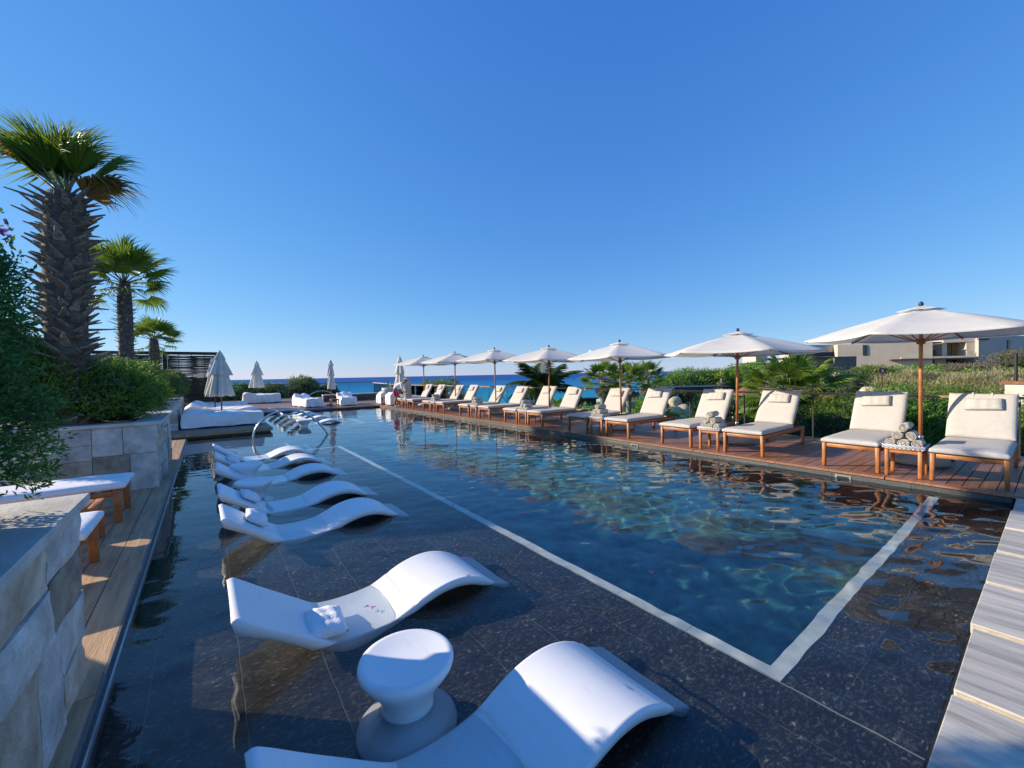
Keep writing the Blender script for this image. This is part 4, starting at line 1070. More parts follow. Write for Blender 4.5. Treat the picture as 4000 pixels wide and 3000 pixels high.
# ================================================================ foliage
def _unit(v): return v/np.maximum(np.linalg.norm(v, axis=-1, keepdims=True), 1e-9)
def leaf_quads(P, D, Ln, Wd, rs, curl=.15):
    """one diamond leaf per point: P base, D direction, Ln length, Wd width"""
    n = len(P); Ra = _unit(rs.normal(size=(n, 3))); Sd = _unit(np.cross(D, Ra)); Nn = np.cross(Sd, D)
    Ln = Ln[:, None]; Wd = Wd[:, None]
    a = P; c = P+D*Ln - Nn*Ln*curl; b = P+D*Ln*.5+Sd*Wd*.5+Nn*Ln*.06; d = P+D*Ln*.5-Sd*Wd*.5+Nn*Ln*.06
    return np.stack([a, b, c, d], 1)
def lump(D, ph, amp):
    x, y, z = D[:, 0], D[:, 1], D[:, 2]
    return 1+amp*(np.sin(3.1*x+ph[0])*np.sin(3.7*y+ph[1])+.6*np.sin(7*x+ph[2]+2*z)*np.sin(6*y-5*z+ph[3])+.45*np.sin(13*z+ph[4]+9*x)*np.sin(12*y+ph[5]))
def sprigs(ells, n, per, slen, ll, lw, seed, amp=.16, up=.35, inner=.72, zmin=None):
    rs = np.random.RandomState(seed); out = []; wts = np.array([e[1][0]*e[1][1]+e[1][0]*e[1][2]+e[1][1]*e[1][2] for e in ells]); wts = wts/wts.sum()
    for (c, r), w in zip(ells, wts):
        m = int(n*w); ph = rs.rand(6)*6.28
        D = _unit(rs.normal(size=(m, 3))); D[:, 2] = np.where(D[:, 2] < -.55, -D[:, 2], D[:, 2])
        rad = lump(D, ph, amp)*(inner+(1-inner)*rs.rand(m)**.45)
        Pp = np.array(c)+D*np.array(r)*rad[:, None]
        A = _unit(D*np.array([1, 1, .8]) + np.array([0, 0, up]) + rs.normal(size=(m, 3))*.38)
        SL = slen*rs.uniform(.55, 1.25, m)
        for k in range(per):
            t = (k+.5)/per
            base = Pp + A*(SL*t)[:, None]
            q = _unit(A*(.35+.9*t) + rs.normal(size=(m, 3))*.62)
            out.append(leaf_quads(base, q, ll*rs.uniform(.6, 1.2, m)*(1-.25*t), lw*rs.uniform(.7, 1.2, m), rs))
    V = np.concatenate(out)
    if zmin is not None: V = V[V[:, :, 2].min(1) > zmin]
    return V.reshape(-1, 3)
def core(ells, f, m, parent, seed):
    """solid dark core added to close the bush; its inner shade is put into the colour"""
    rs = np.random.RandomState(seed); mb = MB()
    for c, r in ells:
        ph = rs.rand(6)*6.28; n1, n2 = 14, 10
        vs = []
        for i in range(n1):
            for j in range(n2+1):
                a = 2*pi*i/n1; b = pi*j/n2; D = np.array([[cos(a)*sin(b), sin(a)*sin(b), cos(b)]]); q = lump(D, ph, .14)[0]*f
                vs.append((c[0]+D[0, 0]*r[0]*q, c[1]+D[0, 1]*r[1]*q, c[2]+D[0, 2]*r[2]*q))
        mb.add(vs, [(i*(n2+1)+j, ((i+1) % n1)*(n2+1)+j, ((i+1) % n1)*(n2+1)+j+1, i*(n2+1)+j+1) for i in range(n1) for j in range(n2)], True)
    return mb.build('branches', m, parent)  # opaque blobs that stop see-through, not modelled branches
M_core = mat('shaded_core', (.018,.026,.012), (.035,.045,.02), .9, 12)  # near-black green standing for the shade inside the foliage
M_fol_a = leafmat('foliage_feathery', (.040,.12,.035), (.15,.32,.08), .30, .55, scale=3)
M_fol_b = leafmat('foliage_bright', (.05,.14,.022), (.25,.42,.06), .35, .5, scale=3)
M_fol_c = leafmat('foliage_yellowgreen', (.07,.14,.02), (.24,.33,.06), .4, .5, scale=2)
M_fol_d = leafmat('foliage_olive', (.07,.13,.035), (.28,.36,.11), .3, .6, scale=2)
M_fol_e = leafmat('foliage_grey', (.09,.09,.055), (.24,.22,.14), .2, .7, scale=2)
M_flower = leafmat('purple_bracts', (.16,.05,.26), (.42,.16,.5), .4, .5)
M_pink = leafmat('pink_bracts', (.45,.03,.12), (.7,.08,.2), .4, .5)
M_yel = leafmat('yellow_bloom', (.6,.42,.02), (.8,.65,.08), .4, .5)
def bush(name, loc, ells, n, per, slen, ll, lw, m, lab, cat='shrub', group=None, seed=0, flowers=None, zmin=None, corefrac=.74, up=.35, amp=.16, flat=None):
    e = empty(name, loc, 0, lab, cat, group)
    V = sprigs(ells, n, per, slen, ll, lw, seed, zmin=zmin, up=up, amp=amp)
    me = quads_mesh('foliage', V, m); obj('foliage', me, e)
    core(ells, corefrac, M_core, e, seed)
    if flowers:
        fm, fn, fs, top = flowers
        rs = np.random.RandomState(seed+3); c, r = ells[0]; ells2 = ells
        out = []
        for k in range(fn):
            c, r = ells2[rs.randint(len(ells2))]; D = _unit(rs.normal(size=3)); D[2] = abs(D[2])*.8+.1; D = _unit(D)
            p = np.array(c)+D*np.array(r)*1.10; m_ = 14
            out.append(leaf_quads(p+rs.normal(size=(m_, 3))*fs*.7, _unit(rs.normal(size=(m_, 3))), np.full(m_, fs*.6), np.full(m_, fs*.5), rs).reshape(-1, 3))
        obj('flowers', quads_mesh('flowers', np.concatenate(out), fm), e)
    return e
G_L = 'clipped green shrubs filling the stone planters'
bush('planter_shrub', (-1.50, 2.4, 1.05), [((.44, .46, .40), (.40, .36, .44)), ((.20, .15, .42), (.54, .50, .50)), ((-.25, .15, .6), (.6, .7, .65)), ((-.8, .2, .8), (.7, .6, .85)), ((.25, -.5, .35), (.5, .6, .45)), ((.16, .42, .78), (.34, .34, .42)), ((.50, .60, .95), (.26, .26, .34)), ((.1, .9, 1.0), (.4, .35, .5))], 29000, 9, .12, .042, .011, M_fol_a,
     'huge feathery dark green shrub spilling over the nearest planter at the left edge', group=G_L, seed=1, amp=.10, corefrac=.70)
# loose flowering branches at the left edge
bb = empty('bougainvillea', (-1.22, 3.0, 1.05), 0, 'loose bougainvillea with small purple flowers above the huge shrub at the left edge', 'flowering shrub')
rs = np.random.RandomState(4); Vs = []; Fl = []; mbb = MB()
for k in range(34):
    a = rs.uniform(-.9, 1.9); tip = np.array([rs.uniform(.0, .47), rs.uniform(-.1, .40), rs.uniform(.85, 1.50)])
    P0 = np.array([-.15, 0, .25]); mid = (P0+tip)/2+rs.normal(size=3)*.08
    pts = [P0*(1-t)**2+2*mid*t*(1-t)+tip*t*t for t in np.linspace(0, 1, 8)]
    mbb.tube([tuple(p) for p in pts], [.007*(1-.8*i/7) for i in range(8)], 5)
    for t in np.linspace(.25, 1, 26):
        p = P0*(1-t)**2+2*mid*t*(1-t)+tip*t*t; m_ = 5
        Vs.append(leaf_quads(p+rs.normal(size=(m_, 3))*.03, _unit(rs.normal(size=(m_, 3))+[0, 0, .4]), np.full(m_, .040), np.full(m_, .019), rs).reshape(-1, 3))
    if rs.rand() < .2:
        Fl.append(leaf_quads(tip+rs.normal(size=(16, 3))*.02, _unit(rs.normal(size=(16, 3))), np.full(16, .028), np.full(16, .021), rs).reshape(-1, 3))
obj('foliage', quads_mesh('foliage', np.concatenate(Vs), M_fol_a), bb); obj('flowers', quads_mesh('flowers', np.concatenate(Fl), M_flower), bb)
mbb.build('branches', mat('thin_bark', (.10,.075,.05), (.16,.12,.08), .8, 20), bb)

bush('planter_shrub', (-1.45, 9.3, 1.08), [((.0, -.15, .40), (.76, .70, .52)), ((.22, .85, .42), (.64, .95, .52)), ((-.6, -.2, .5), (.75, .62, .58)), ((.30, .05, .30), (.50, .80, .42)), ((-1.1, -.2, .4), (.5, .6, .55))], 13000, 8, .10, .036, .015, M_fol_b,
     'dense rounded green shrub on the planter behind the white benches, around the thickest palm', group=G_L, seed=2)
bush('planter_shrub', (-2.3, 9.0, 1.08), [((.12, -.15, .62), (.46, .40, .62)), ((-.35, .1, .8), (.6, .5, .8))], 4200, 8, .13, .045, .020, M_fol_c,
     'yellow green shrub with purple blossom left of the thickest palm trunk', group=G_L, seed=3, flowers=(M_flower, 16, .055, .8))
bush('planter_shrub', (-1.7, 17.9, 1.08), [((.25, .0, .36), (.72, 1.2, .52)), ((-.65, .1, .66), (.85, 1.2, .72))], 8000, 7, .13, .05, .022, M_fol_d,
     'olive green shrub mounded at the foot of the middle palm', group=G_L, seed=5)
bush('planter_shrub', (-1.8, 25.8, 1.08), [((.25, 0, .4), (.75, 1.1, .65))], 3000, 7, .14, .06, .028, M_fol_d,
     'farthest planter shrub, a small green mound against the woven screen', group=G_L, seed=6)

# ================================================================ palms
M_frond = leafmat('palm_frond', (.06,.12,.016), (.27,.38,.05), .45, .4, scale=1.5)
M_frond_dry = leafmat('palm_frond_dry', (.16,.085,.03), (.42,.24,.06), .45, .6, scale=2.5)
M_frond_dead = leafmat('palm_frond_dead', (.16,.12,.075), (.34,.27,.18), .3, .8, scale=2)
M_petiole = mat('petiole', (.16,.12,.06), (.26,.22,.09), .6, 8)
M_stub = mat('leaf_base', (.075,.058,.042), (.30,.24,.185), .85, 7, 6, .8, 30, c3=(.25,.20,.155), rnd=.35)
M_bark = mat('palm_bark', (.06,.045,.035), (.15,.12,.095), .95, 9, 6, 1, 20)
M_ring = mat('palm_trunk_grey', (.17,.15,.125), (.30,.27,.23), .9, 6, 6, .8, 18, stretch=(1,1,4))
def fan_frond(seed, pet=.7, rad=.75, spread=150, nseg=40, droop=.35, m=None):
    """fan leaf: petiole along +x from origin, blade beyond it. returns meshes"""
    rs = random.Random(seed); mb = MB()
    hub = Vector((pet, 0, -.05*pet)); mats_ = []
    for k in range(nseg):
        t = (k+.5)/nseg*2-1; a = R(t*spread); L_ = rad*(1-.25*abs(t)**1.5)*rs.uniform(.85, 1.08)
        d = Vector((cos(a), sin(a), 0)); s = Vector((-sin(a), cos(a), 0)); fold = .10 if k % 2 else -.02
        w0 = L_*R(2*spread/nseg)*.42
        vs = []; dr = droop*rs.uniform(.5, 1.5)
        tw = rs.uniform(-.3, .3)
        for q, w in ((.04, .08), (.35, .55), (.6, .72), (.8, .38), (1.0, .03)):
            z = -.10*abs(t)*q*rad - dr*max(0, q-.55)**1.6*rad*1.8 + .12*rad*q
            lat = s*tw*max(0, q-.6)*rad*.4
            c = hub + d*L_*q*(1-.15*max(0, q-.7)*dr*3) + Vector((0, 0, z)) + lat
            vs += [c - s*w0*w, c + Vector((0, 0, .018*rad*(1 if q < .9 else 0)*(w/.7))), c + s*w0*w]
        mb.add(vs, [(i*3+j, i*3+j+1, i*3+j+4, i*3+j+3) for i in range(4) for j in range(2)], False)
    n0 = len(mb.f)
    mb.tube([(0, 0, 0), (pet*.5, 0, .02*pet), (pet+.04, 0, -.05*pet)], [.022, .016, .010], 5)
    me = mb.mesh('frond', m or M_frond); me.materials.append(M_petiole)
    mi = np.zeros(len(me.polygons), dtype=np.int32); mi[n0:] = 1; me.polygons.foreach_set('material_index', mi)
    return me
FR = {}
def frond(kind, v, **kw):
    key = (kind, v)
    if key not in FR: FR[key] = fan_frond(v+kind*31, m=[M_frond, M_frond_dry, M_frond_dead][kind], **kw)
    return FR[key]
def place_frond(parent, me, z, az, el, sc_=1., roll=0.):
    M = Matrix.Translation((0, 0, z)) @ Matrix.Rotation(az, 4, 'Z') @ Matrix.Rotation(-el, 4, 'Y') @ Matrix.Rotation(roll, 4, 'X') @ Matrix.Scale(sc_, 4)
    o = bpy.data.objects.new('frond', me); link(o, parent); o.matrix_local = M; return o
def stub_mesh(seed):
    rs = random.Random(seed); mb = MB(); L_ = 1.0; vs = []; n = 5
    for i in range(n+1):
        q = i/n; w = (.32*(1-q)**1.1+.085)*(1+rs.uniform(-.08, .08)); x = L_*q; z = .02*q-.22*(1-q)**2*.5 + .07*q*q; th = .10*(1-q)+.045
        vs += [(x, -w/2, z), (x, 0, z+th*.55), (x, w/2, z), (x, w*.35, z-th*.7), (x, -w*.35, z-th*.7)]
    fs = [(i*5+j, i*5+(j+1) % 5, (i+1)*5+(j+1) % 5, (i+1)*5+j) for i in range(n) for j in range(5)]; fs += [(4,3,2,1,0), tuple(n*5+j for j in range(5))]
    mb.add(vs, fs, False); return mb.mesh('leaf_base', M_stub)
STUB = [stub_mesh(k) for k in range(5)]
def booted_palm(loc, H, r0, r1, lab, nst, stl, seed, lean=(0, 0), dens=1):
    rs = random.Random(seed); e = empty('fan_palm', loc, 0, lab, 'palm tree', 'fan palms in the left planters'); mb = MB()
    rr = lambda q: r0+(r1-r0)*q+.06*r0*sin(q*9+1)
    N = 24; mb.tube([(lean[0]*(k/N)**1.5, lean[1]*(k/N)**1.5, H*k/N) for k in range(N+1)], [rr(k/N) for k in range(N+1)], 18); mb.build('trunk', M_bark, e)
    ga = 2.399963
    for k in range(nst):
        q = (k+.5)/nst; a = k*ga+rs.uniform(-.2, .2); z = H*q; r = rr(q)*.90
        s = stl*rs.uniform(.6, 1.25)*(1.0 if rs.random() < .85 else 1.6)
        pit = R(rs.uniform(-20, 14) + 18*q)
        M = Matrix.Translation((lean[0]*q**1.5+r*cos(a), lean[1]*q**1.5+r*sin(a), z)) @ Matrix.Rotation(a+rs.uniform(-.25, .25), 4, 'Z') @ Matrix.Rotation(-pit, 4, 'Y') @ Matrix.Diagonal((s, stl*rs.uniform(1.1, 1.9), stl*rs.uniform(1.0, 1.9), 1))
        o = bpy.data.objects.new('leaf_base', STUB[rs.randrange(5)]); link(o, e); o.matrix_local = M
    return e
def crown(e, z, n, pet, rad, seed, elr=(-10, 88), dry=.1, center=(0, 0), azf=None, sc_=1., droop=.35, spread=115):
    rs = random.Random(seed); g = 2.399963
    for k in range(n):
        q = k/max(1, n-1); el = R(elr[1]+(elr[0]-elr[1])*q**.8+rs.uniform(-6, 6)); az = k*g+rs.uniform(-.3, .3) if azf is None else azf(k, rs)
        kind = 1 if rs.random() < dry*(.3+1.4*q) else 0
        key = (kind, rs.randrange(4), round(pet, 2), round(rad, 2), spread)
        if key not in FR: FR[key] = fan_frond(hash(key[:2]) % 97+seed, pet=pet, rad=rad, spread=spread, droop=droop, m=[M_frond, M_frond_dry][kind])
        o = place_frond(e, FR[key], z, az, el, sc_*rs.uniform(.85, 1.1), rs.uniform(-.5, .5))
        o.location.x += center[0]; o.location.y += center[1]
pa = booted_palm((-1.68, 8.95, .9), 3.62, .27, .215, 'thickest palm with a shaggy trunk of cut leaf bases, at the left edge', 290, .205, 1, (.08, 0))
CX = R(-36.7)      # direction of image right
def az_a(k, rs):   # crown swept up, with a few fronds out to both sides
    return [CX+.15, CX+pi-.1, CX+pi+.2, CX+.4][k-14] if k >= 14 else k*2.4
crown(pa, 3.56, 11, .40, .88, 3, (46, 88), .0, (.08, 0), None, 1.0, .5, 42)
for (az, el, kd, s_) in ((CX+.1, 24, 1, .85), (CX-.1, 12, 1, .7), (CX+pi-.05, 50, 0, 1.0), (CX+pi+.2, 56, 1, 1.1), (CX+pi+.35, 48, 0, 1.0), (CX+.3, 30, 0, .75)):
    key = ('a', kd); 
    if key not in FR: FR[key] = fan_frond(77+kd, pet=.45, rad=.9, spread=62, nseg=26, droop=.9, m=[M_frond, M_frond_dry][kd])
    o = place_frond(pa, FR[key], 3.54, az, R(el), s_, random.uniform(-.6, .6)); o.location.x += .08
pb = booted_palm((-1.95, 17.3, .9), 3.85, .21, .16, 'middle palm with a slender booted trunk and green fan leaves, behind the thickest palm', 190, .13, 2, (.0, .1))
crown(pb, 3.85, 17, .72, .90, 5, (12, 85), .0, (0, .1), None, 1., .35)
crown(pb, 3.75, 5, .7, .7, 6, (-30, 5), .25, (0, .1), None, 1., .7)
pc = booted_palm((-1.92, 25.6, .9), 2.75, .24, .17, 'shortest and farthest of the three palms on the left, in front of the woven screen', 110, .12, 3)
crown(pc, 2.75, 14, .65, .72, 8, (5, 80), .0, (0, 0), None, 1.0, .35)
crown(pc, 2.6, 4, .6, .6, 9, (-30, -10), .3, (0, 0), None, .9, .7)

def ringed_palm(r, d, zh, lab, n, pet, rad, seed, dead=8, trad=.16, elr=(-15, 85), cat='palm tree', grp='fan palms in the garden beyond the railing'):
    p = rd(r, d); g0 = ground_h(p.x, p.y)-.2; e = empty('fan_palm', (p.x, p.y, g0), random.uniform(0, 6), lab, cat, grp)
    mb = MB(); H = zh-g0; mb.tube([(.05*sin(3*k/12), 0, H*k/12) for k in range(13)], [trad*1.25-(trad*.25)*k/12 for k in range(13)], 12); mb.build('trunk', M_ring, e)
    crown(e, H, n, pet, rad, seed, elr, .05, (0, 0), None, 1., .45)
    rs = random.Random(seed)
    for k in range(dead):
        kk = ('d', k % 3, round(rad, 2))
        if kk not in FR: FR[kk] = fan_frond(200+k % 3, pet=pet*.8, rad=rad*.9, spread=80, nseg=22, droop=1.3, m=M_frond_dead)
        place_frond(e, FR[kk], H-.12, k*6.28/dead+rs.uniform(-.3, .3), R(rs.uniform(-72, -45)), rs.uniform(.7, 1.), rs.uniform(-1, 1))
    return e
ringed_palm(8.9, 13.2, .95, 'big low fan palm beyond the railing between two parasols on the right', 30, .95, .85, 11, 6, .2, (-28, 70))
ringed_palm(5.55, 25, 1.25, 'fan palm with a shaggy dead skirt beyond the third parasol pole, sea on its left', 22, .75, .75, 12, 12, .16, (-25, 75))
ringed_palm(8.0, 28, .95, 'fan palm half hidden behind the third parasol pole, right of the shaggy one', 18, .85, .8, 13, 8)
ringed_palm(9.9, 30, 1.15, 'fan palm at the left end of the long green hedge', 22, .95, .8, 14, 9)
ringed_palm(20.5, 40, .9, 'small withered grey palm standing in front of the long green hedge', 5, .45, .6, 15, 9, .10, (20, 80))
ringed_palm(1.9, 34, -.35, 'low dark palm crown behind the railing left of the shaggy fan palm', 16, .8, .8, 16, 4, .14)

def coconut(r, d, zh, lab):
    p = rd(r, d); g0 = ground_h(p.x, p.y)-.2; e = empty('coconut_palm', (p.x, p.y, g0), 0, lab, 'palm tree'); H = zh-g0; mb = MB()
    mb.tube([(0, 0, H*k/8) for k in range(9)], [.17-.05*k/8 for k in range(9)], 12); mb.build('trunk', M_ring, e)
    def fr(seed):
        rs = random.Random(seed); mb = MB(); L_ = 2.2; pts = []
        for k in range(13):
            q = k/12; pts.append(Vector((L_*(q-.12*q*q), 0, .75*q-1.25*q*q)))
        mb.tube(pts, [.022*(1-.85*k/12) for k in range(13)], 5)
        for k in range(46):
            q = .12+.88*k/46; i = min(11, int(q*12)); c = pts[i].lerp(pts[i+1], q*12-i); tg = (pts[i+1]-pts[i]).normalized()
            for s in (-1, 1):
                ll = (.62*sin(pi*min(1, q*.92+.06))+.12)*rs.uniform(.85, 1.1); dn = rs.uniform(.45, .95)
                dv = (tg*.55+Vector((0, s, 0))*.8+Vector((0, 0, -dn*.35))).normalized(); wv = tg*.022
                t2 = c+dv*ll*.55; t3 = c+dv*ll+Vector((0, 0, -.22*ll*dn))
                mb.add([c-wv*.5, c+wv*.5, t2+wv, t3, t2-wv], [(0, 1, 2, 3, 4)])
        return mb.mesh('frond', M_coco)
    global M_coco; M_coco = leafmat('coconut_leaflets', (.025,.06,.012), (.12,.19,.04), .4, .4, scale=1.5)
    ms = [fr(k) for k in range(3)]
    for k in range(15):
        place_frond(e, ms[k % 3], H, k*2.4, R(68-62*k/14+random.uniform(-8, 8)), random.uniform(.8, 1.05), random.uniform(-.4, .4))
coconut(1.45, 18.2, .95, 'feathery coconut palm rising behind the railing in front of the sea')

# ================================================================ garden beyond the railing
G_R = 'shrubs on the slope beyond the right railing'
random.seed(31)
SHR = [ # r, d, top z, radius, material, label
 (8.05, 11.1, .35, .95, 5, 'olive green shrub seen through the glass left of the second parasol pole'),
 (9.3, 11.2, .80, 1.0, 2, 'yellow green leafy shrub behind the glass right of the second near parasol pole'),
 (10.0, 10.2, .95, .95, 1, 'bright green shrub behind the glass in the gap left of the second lounger back'),
 (11.1, 10.6, .95, 1.1, 5, 'grey green shrub standing behind the second lounger head pillow'),
 (10.9, 9.3, .85, .9, 1, 'green shrub right behind the biggest parasol pole'),
 (12.0, 9.9, 1.0, 1.0, 1, 'broad green shrub between the two nearest lounger backs'),
 (11.9, 8.9, .95, .8, 2, 'pink flowering green shrub low behind the glass beside the nearest lounger'),
 (13.0, 9.2, 1.1, 1.0, 2, 'yellow flowering shrub at the right edge of the photo beside the pale pillar'),
 (14.3, 11.0, 1.05, 1.1, 3, 'grey green shrub at the far right behind the railing'),
 (9.9, 13.8, .45, 1.1, 5, 'dark shrub at the foot of the big low fan palm, right side'),
 (7.6, 13.6, .0, 1.1, 5, 'dark shrub at the foot of the big low fan palm, left side'),
 (6.9, 14.8, .05, 1.0, 1, 'round green shrub above the rounded boulders'),
 (5.9, 16.0, .0, 1.0, 1, 'green shrub left of the rounded boulders behind the railing'),
 (11.8, 14.5, .75, 1.2, 5, 'olive shrub in front of the brown sign post'),
 (13.6, 14.8, 1.0, 1.2, 1, 'green shrub below the tall grasses, middle right'),
 (15.6, 15.2, 1.05, 1.2, 2, 'leafy yellow green shrub under the tall grasses near the right edge'),
 (14.2, 22.0, .85, 1.4, 4, 'grey shrub left of the brown sign'),
 (12.6, 24.5, .3, 1.6, 0, 'olive shrub behind the big low fan palm'),
 (17.8, 25.0, 1.25, 1.6, 4, 'grey green spreading shrub right of the brown sign'),
 (21.3, 27.0, 1.6, 1.7, 5, 'grey bush mixed in the grasses below the right house'),
 (24.5, 46.0, 1.5, 2.2, 1, 'green hedge-like bush behind the sign on the slope'),
 (34.5, 60.0, 2.6, 2.8, 1, 'dense green bush in front of the beige house wall'),
 (40.0, 62.0, 1.9, 2.4, 3, 'dry grey bush left of the right house'),
 (71.0, 64.0, 1.5, 2.6, 4, 'dark grey thorny bush below the grey wall of the right house'),
 (80.0, 64.0, 3.8, 3.8, 4, 'big dark thorny bush at the right edge below the grey house wall'),
 (63.0, 56.0, 1.3, 2.2, 4, 'low dark bush in front of the biggest thorny one'),
 (26.5, 42.0, 1.9, 2.0, 0, 'olive bush beside the beige garden niche'),
 (33.5, 50.0, 1.6, 1.8, 0, 'olive bush in the middle of the slope under the beige wall'),
 (44.5, 50.0, 1.6, 2.0, 3, 'grey green bush below the balcony of the right house'),
 (37.5, 72.0, 1.2, 2.4, 0, 'olive bush screening the left house terrace')]
M_fol_f = leafmat('foliage_dark', (.025,.055,.022), (.10,.17,.055), .25, .6, scale=2)
FM = [M_fol_d, M_fol_b, M_fol_c, M_fol_d, M_fol_e, M_fol_f]
for i, (r, d, zt, ra, mi, lab) in enumerate(SHR):
    p = rd(r, d); g0 = min(ground_h(p.x, p.y), zt-.8); h = zt-g0; big = max(1, d/16)
    el = [((0, 0, h*.45), (ra, ra, h*.52))]
    for k in range(3):
        a = random.uniform(0, 6.28); el.append(((cos(a)*ra*.6, sin(a)*ra*.6, h*random.uniform(.35, .6)), (ra*.6, ra*.6, h*.38)))
    n = 2600 if d < 20 else 1700
    bush('garden_shrub', (p.x, p.y, g0), el, n, 6 if d < 20 else 5, .20*big**.8, .062*big, .034*big, FM[mi], lab, group=G_R, seed=40+i,
         flowers=((M_yel, 26, .05, 1) if 'yellow flowering' in lab else ((M_pink, 30, .05, 1) if 'low behind the glass' in lab else None)), corefrac=.66, amp=.22)
# flowering beds
def hedge(name, r0, d0, r1, d1, zt, w, m, lab, n, ll, cat='hedge', seed=0, extra=0):
    a, b = rd(r0, d0), rd(r1, d1); c = (a+b)/2; g0 = min(ground_h(a.x, a.y), ground_h(b.x, b.y)); L_ = (b-a).length; k = max(2, int(L_/(w*1.1))); els = []
    rs = random.Random(seed)
    for i in range(k+1):
        t = i/k; p = a.lerp(b, t)-c; h = (zt-g0)*rs.uniform(.86, 1.04)+extra*t
        els.append(((p.x, p.y, h*.45), (w*rs.uniform(.8, 1.1), w*rs.uniform(.8, 1.1), h*.55)))
    return bush(name, (c.x, c.y, g0), els, n, 5, ll*3, ll, ll*.6, m, lab, cat, None, seed, corefrac=.8, amp=.12)
hedge('long_hedge', 16.5, 43, 30, 50, 1.35, 3.0, M_fol_b, 'long rounded bright green hedge on the skyline between the parasols, houses to its right', 9000, .16, seed=71, extra=.9)
hedge('low_hedge', 22, 36, 33, 40, 1.35, 1.3, M_fol_b, 'low clipped green hedge behind the brown sign', 3500, .10, seed=72)
hedge('seaside_hedge', -7.5, 36.5, -5.0, 34.5, 1.5, 1.1, M_fol_c, 'bright leafy bushes beyond the far railing beside the woven screen', 3000, .10, 'shrub', seed=73)
for i, (x, y, zt, ra, m, lab) in enumerate([(-.2, 40.3, 1.75, 1.3, M_fol_b, 'leafy green bush beyond the far railing, behind the biggest furled parasols'), (2.2, 40.4, 1.35, 1.2, M_fol_b, 'bright green bush behind the lone covered daybed'),
      (4.4, 40.2, 1.35, 1.2, M_fol_d, 'olive bush behind the glass right of the lone covered daybed'), (6.9, 40.4, 1.95, 1.3, M_fol_d, 'airy grey green bush reaching above the far railing against the sea'), (8.8, 40.5, 1.1, 1.1, M_fol_d, 'last low bush behind the far glass railing before open sea')]):
    bush('seaside_bush', (x, y, -.8), [((0, 0, (zt+.8)*.45), (ra, ra*.8, (zt+.8)*.5)), ((.5, 0, (zt+.8)*.5), (ra*.6, ra*.6, (zt+.8)*.42)), ((-.6, .1, (zt+.8)*.4), (ra*.6, ra*.6, (zt+.8)*.42))], 2400, 5, .24, .095, .055, m, lab, 'shrub', 'bushes beyond the far glass railing', 80+i, corefrac=.6, amp=.2)

# tall grasses on the slope (nobody could count them)
def grasses():
    rs = np.random.RandomState(5); T = 1300; out = []
    s = rs.uniform(.88, 1.34, T); d = 15+24*rs.rand(T); pr_ = [rd(a*b, b) for a, b in zip(s, d)]
    for k, p in enumerate(pr_):
        if sin(p.x*.55+1)*sin(p.y*.62)+.5*sin(p.x*1.3+p.y*.9) < -.25: continue
        z = ground_h(p.x, p.y); m = 42; hh = rs.uniform(.6, 1.1)+.55*max(0, sin(p.x*.8)*sin(p.y*.7+2))
        a = rs.rand(m)*6.28; le = rs.uniform(.15, .75, m)
        D = np.stack([np.cos(a)*le, np.sin(a)*le, np.ones(m)], 1); D = _unit(D+np.array([.12, -.1, 0]))
        S_ = np.stack([-np.sin(a), np.cos(a), np.zeros(m)], 1)
        B = np.array([p.x, p.y, z])+np.stack([np.cos(a), np.sin(a), np.zeros(m)], 1)*rs.uniform(0, .15, m)[:, None]
        L_ = hh*rs.uniform(.6, 1.15, m)[:, None]; w = .011*max(1, d[k]/16)
        m1 = B+D*L_*.55; dr = np.stack([np.cos(a), np.sin(a), np.zeros(m)], 1)*L_*.28*le[:, None]; m2 = B+D*L_+dr-np.array([0, 0, .12])*L_
        out.append(np.stack([B-S_*w*.6, B+S_*w*.6, m1+S_*w*1.1, m1-S_*w*1.1], 1)); out.append(np.stack([m1-S_*w*1.1, m1+S_*w*1.1, m2+S_*w*.5, m2-S_*w*.5], 1))
    V = np.concatenate(out).reshape(-1, 3)
    m = leafmat('dry_grass', (.22,.22,.08), (.55,.48,.27), .35, .7, scale=.5)
    o = obj('ornamental_grass', quads_mesh('ornamental_grass', V, m)); tag(o, 'tall pale ornamental grasses covering the slope below the houses', 'grass', kind='stuff')
grasses()
def cover():
    rs = np.random.RandomState(8); n = 70000
    s = rs.uniform(.10, 1.35, n); d = 9+70*rs.rand(n)**1.5
    x = (.8018*s*d+.5976*d); y = (-.5976*s*d+.8018*d); ok = (x > 11.7) & ((s < .86) | (d < 14) | (d > 44)); s, d, x, y = s[ok], d[ok], x[ok], y[ok]
    z = np.array([ground_h(a, b) for a, b in zip(x, y)])
    cl = np.sin(x*.9)*np.sin(y*.8)+.6*np.sin(x*2.1+1)*np.sin(y*1.9); ok = cl > -.35; x, y, z, d, cl = x[ok], y[ok], z[ok], d[ok], cl[ok]
    m = len(x); P = np.stack([x, y, z+rs.rand(m)*(.18+.35*np.maximum(cl, 0))], 1); D = _unit(rs.normal(size=(m, 3))+[0, 0, .8]); k = .085*np.maximum(1, d/14)
    V = leaf_quads(P, D, k*rs.uniform(.7, 1.4, m), k*.6, rs).reshape(-1, 3)
    o = obj('ground_cover', quads_mesh('ground_cover', V, M_fol_b)); tag(o, 'low leafy ground cover over the garden slope beyond the railing', 'ground cover', kind='stuff')
cover()

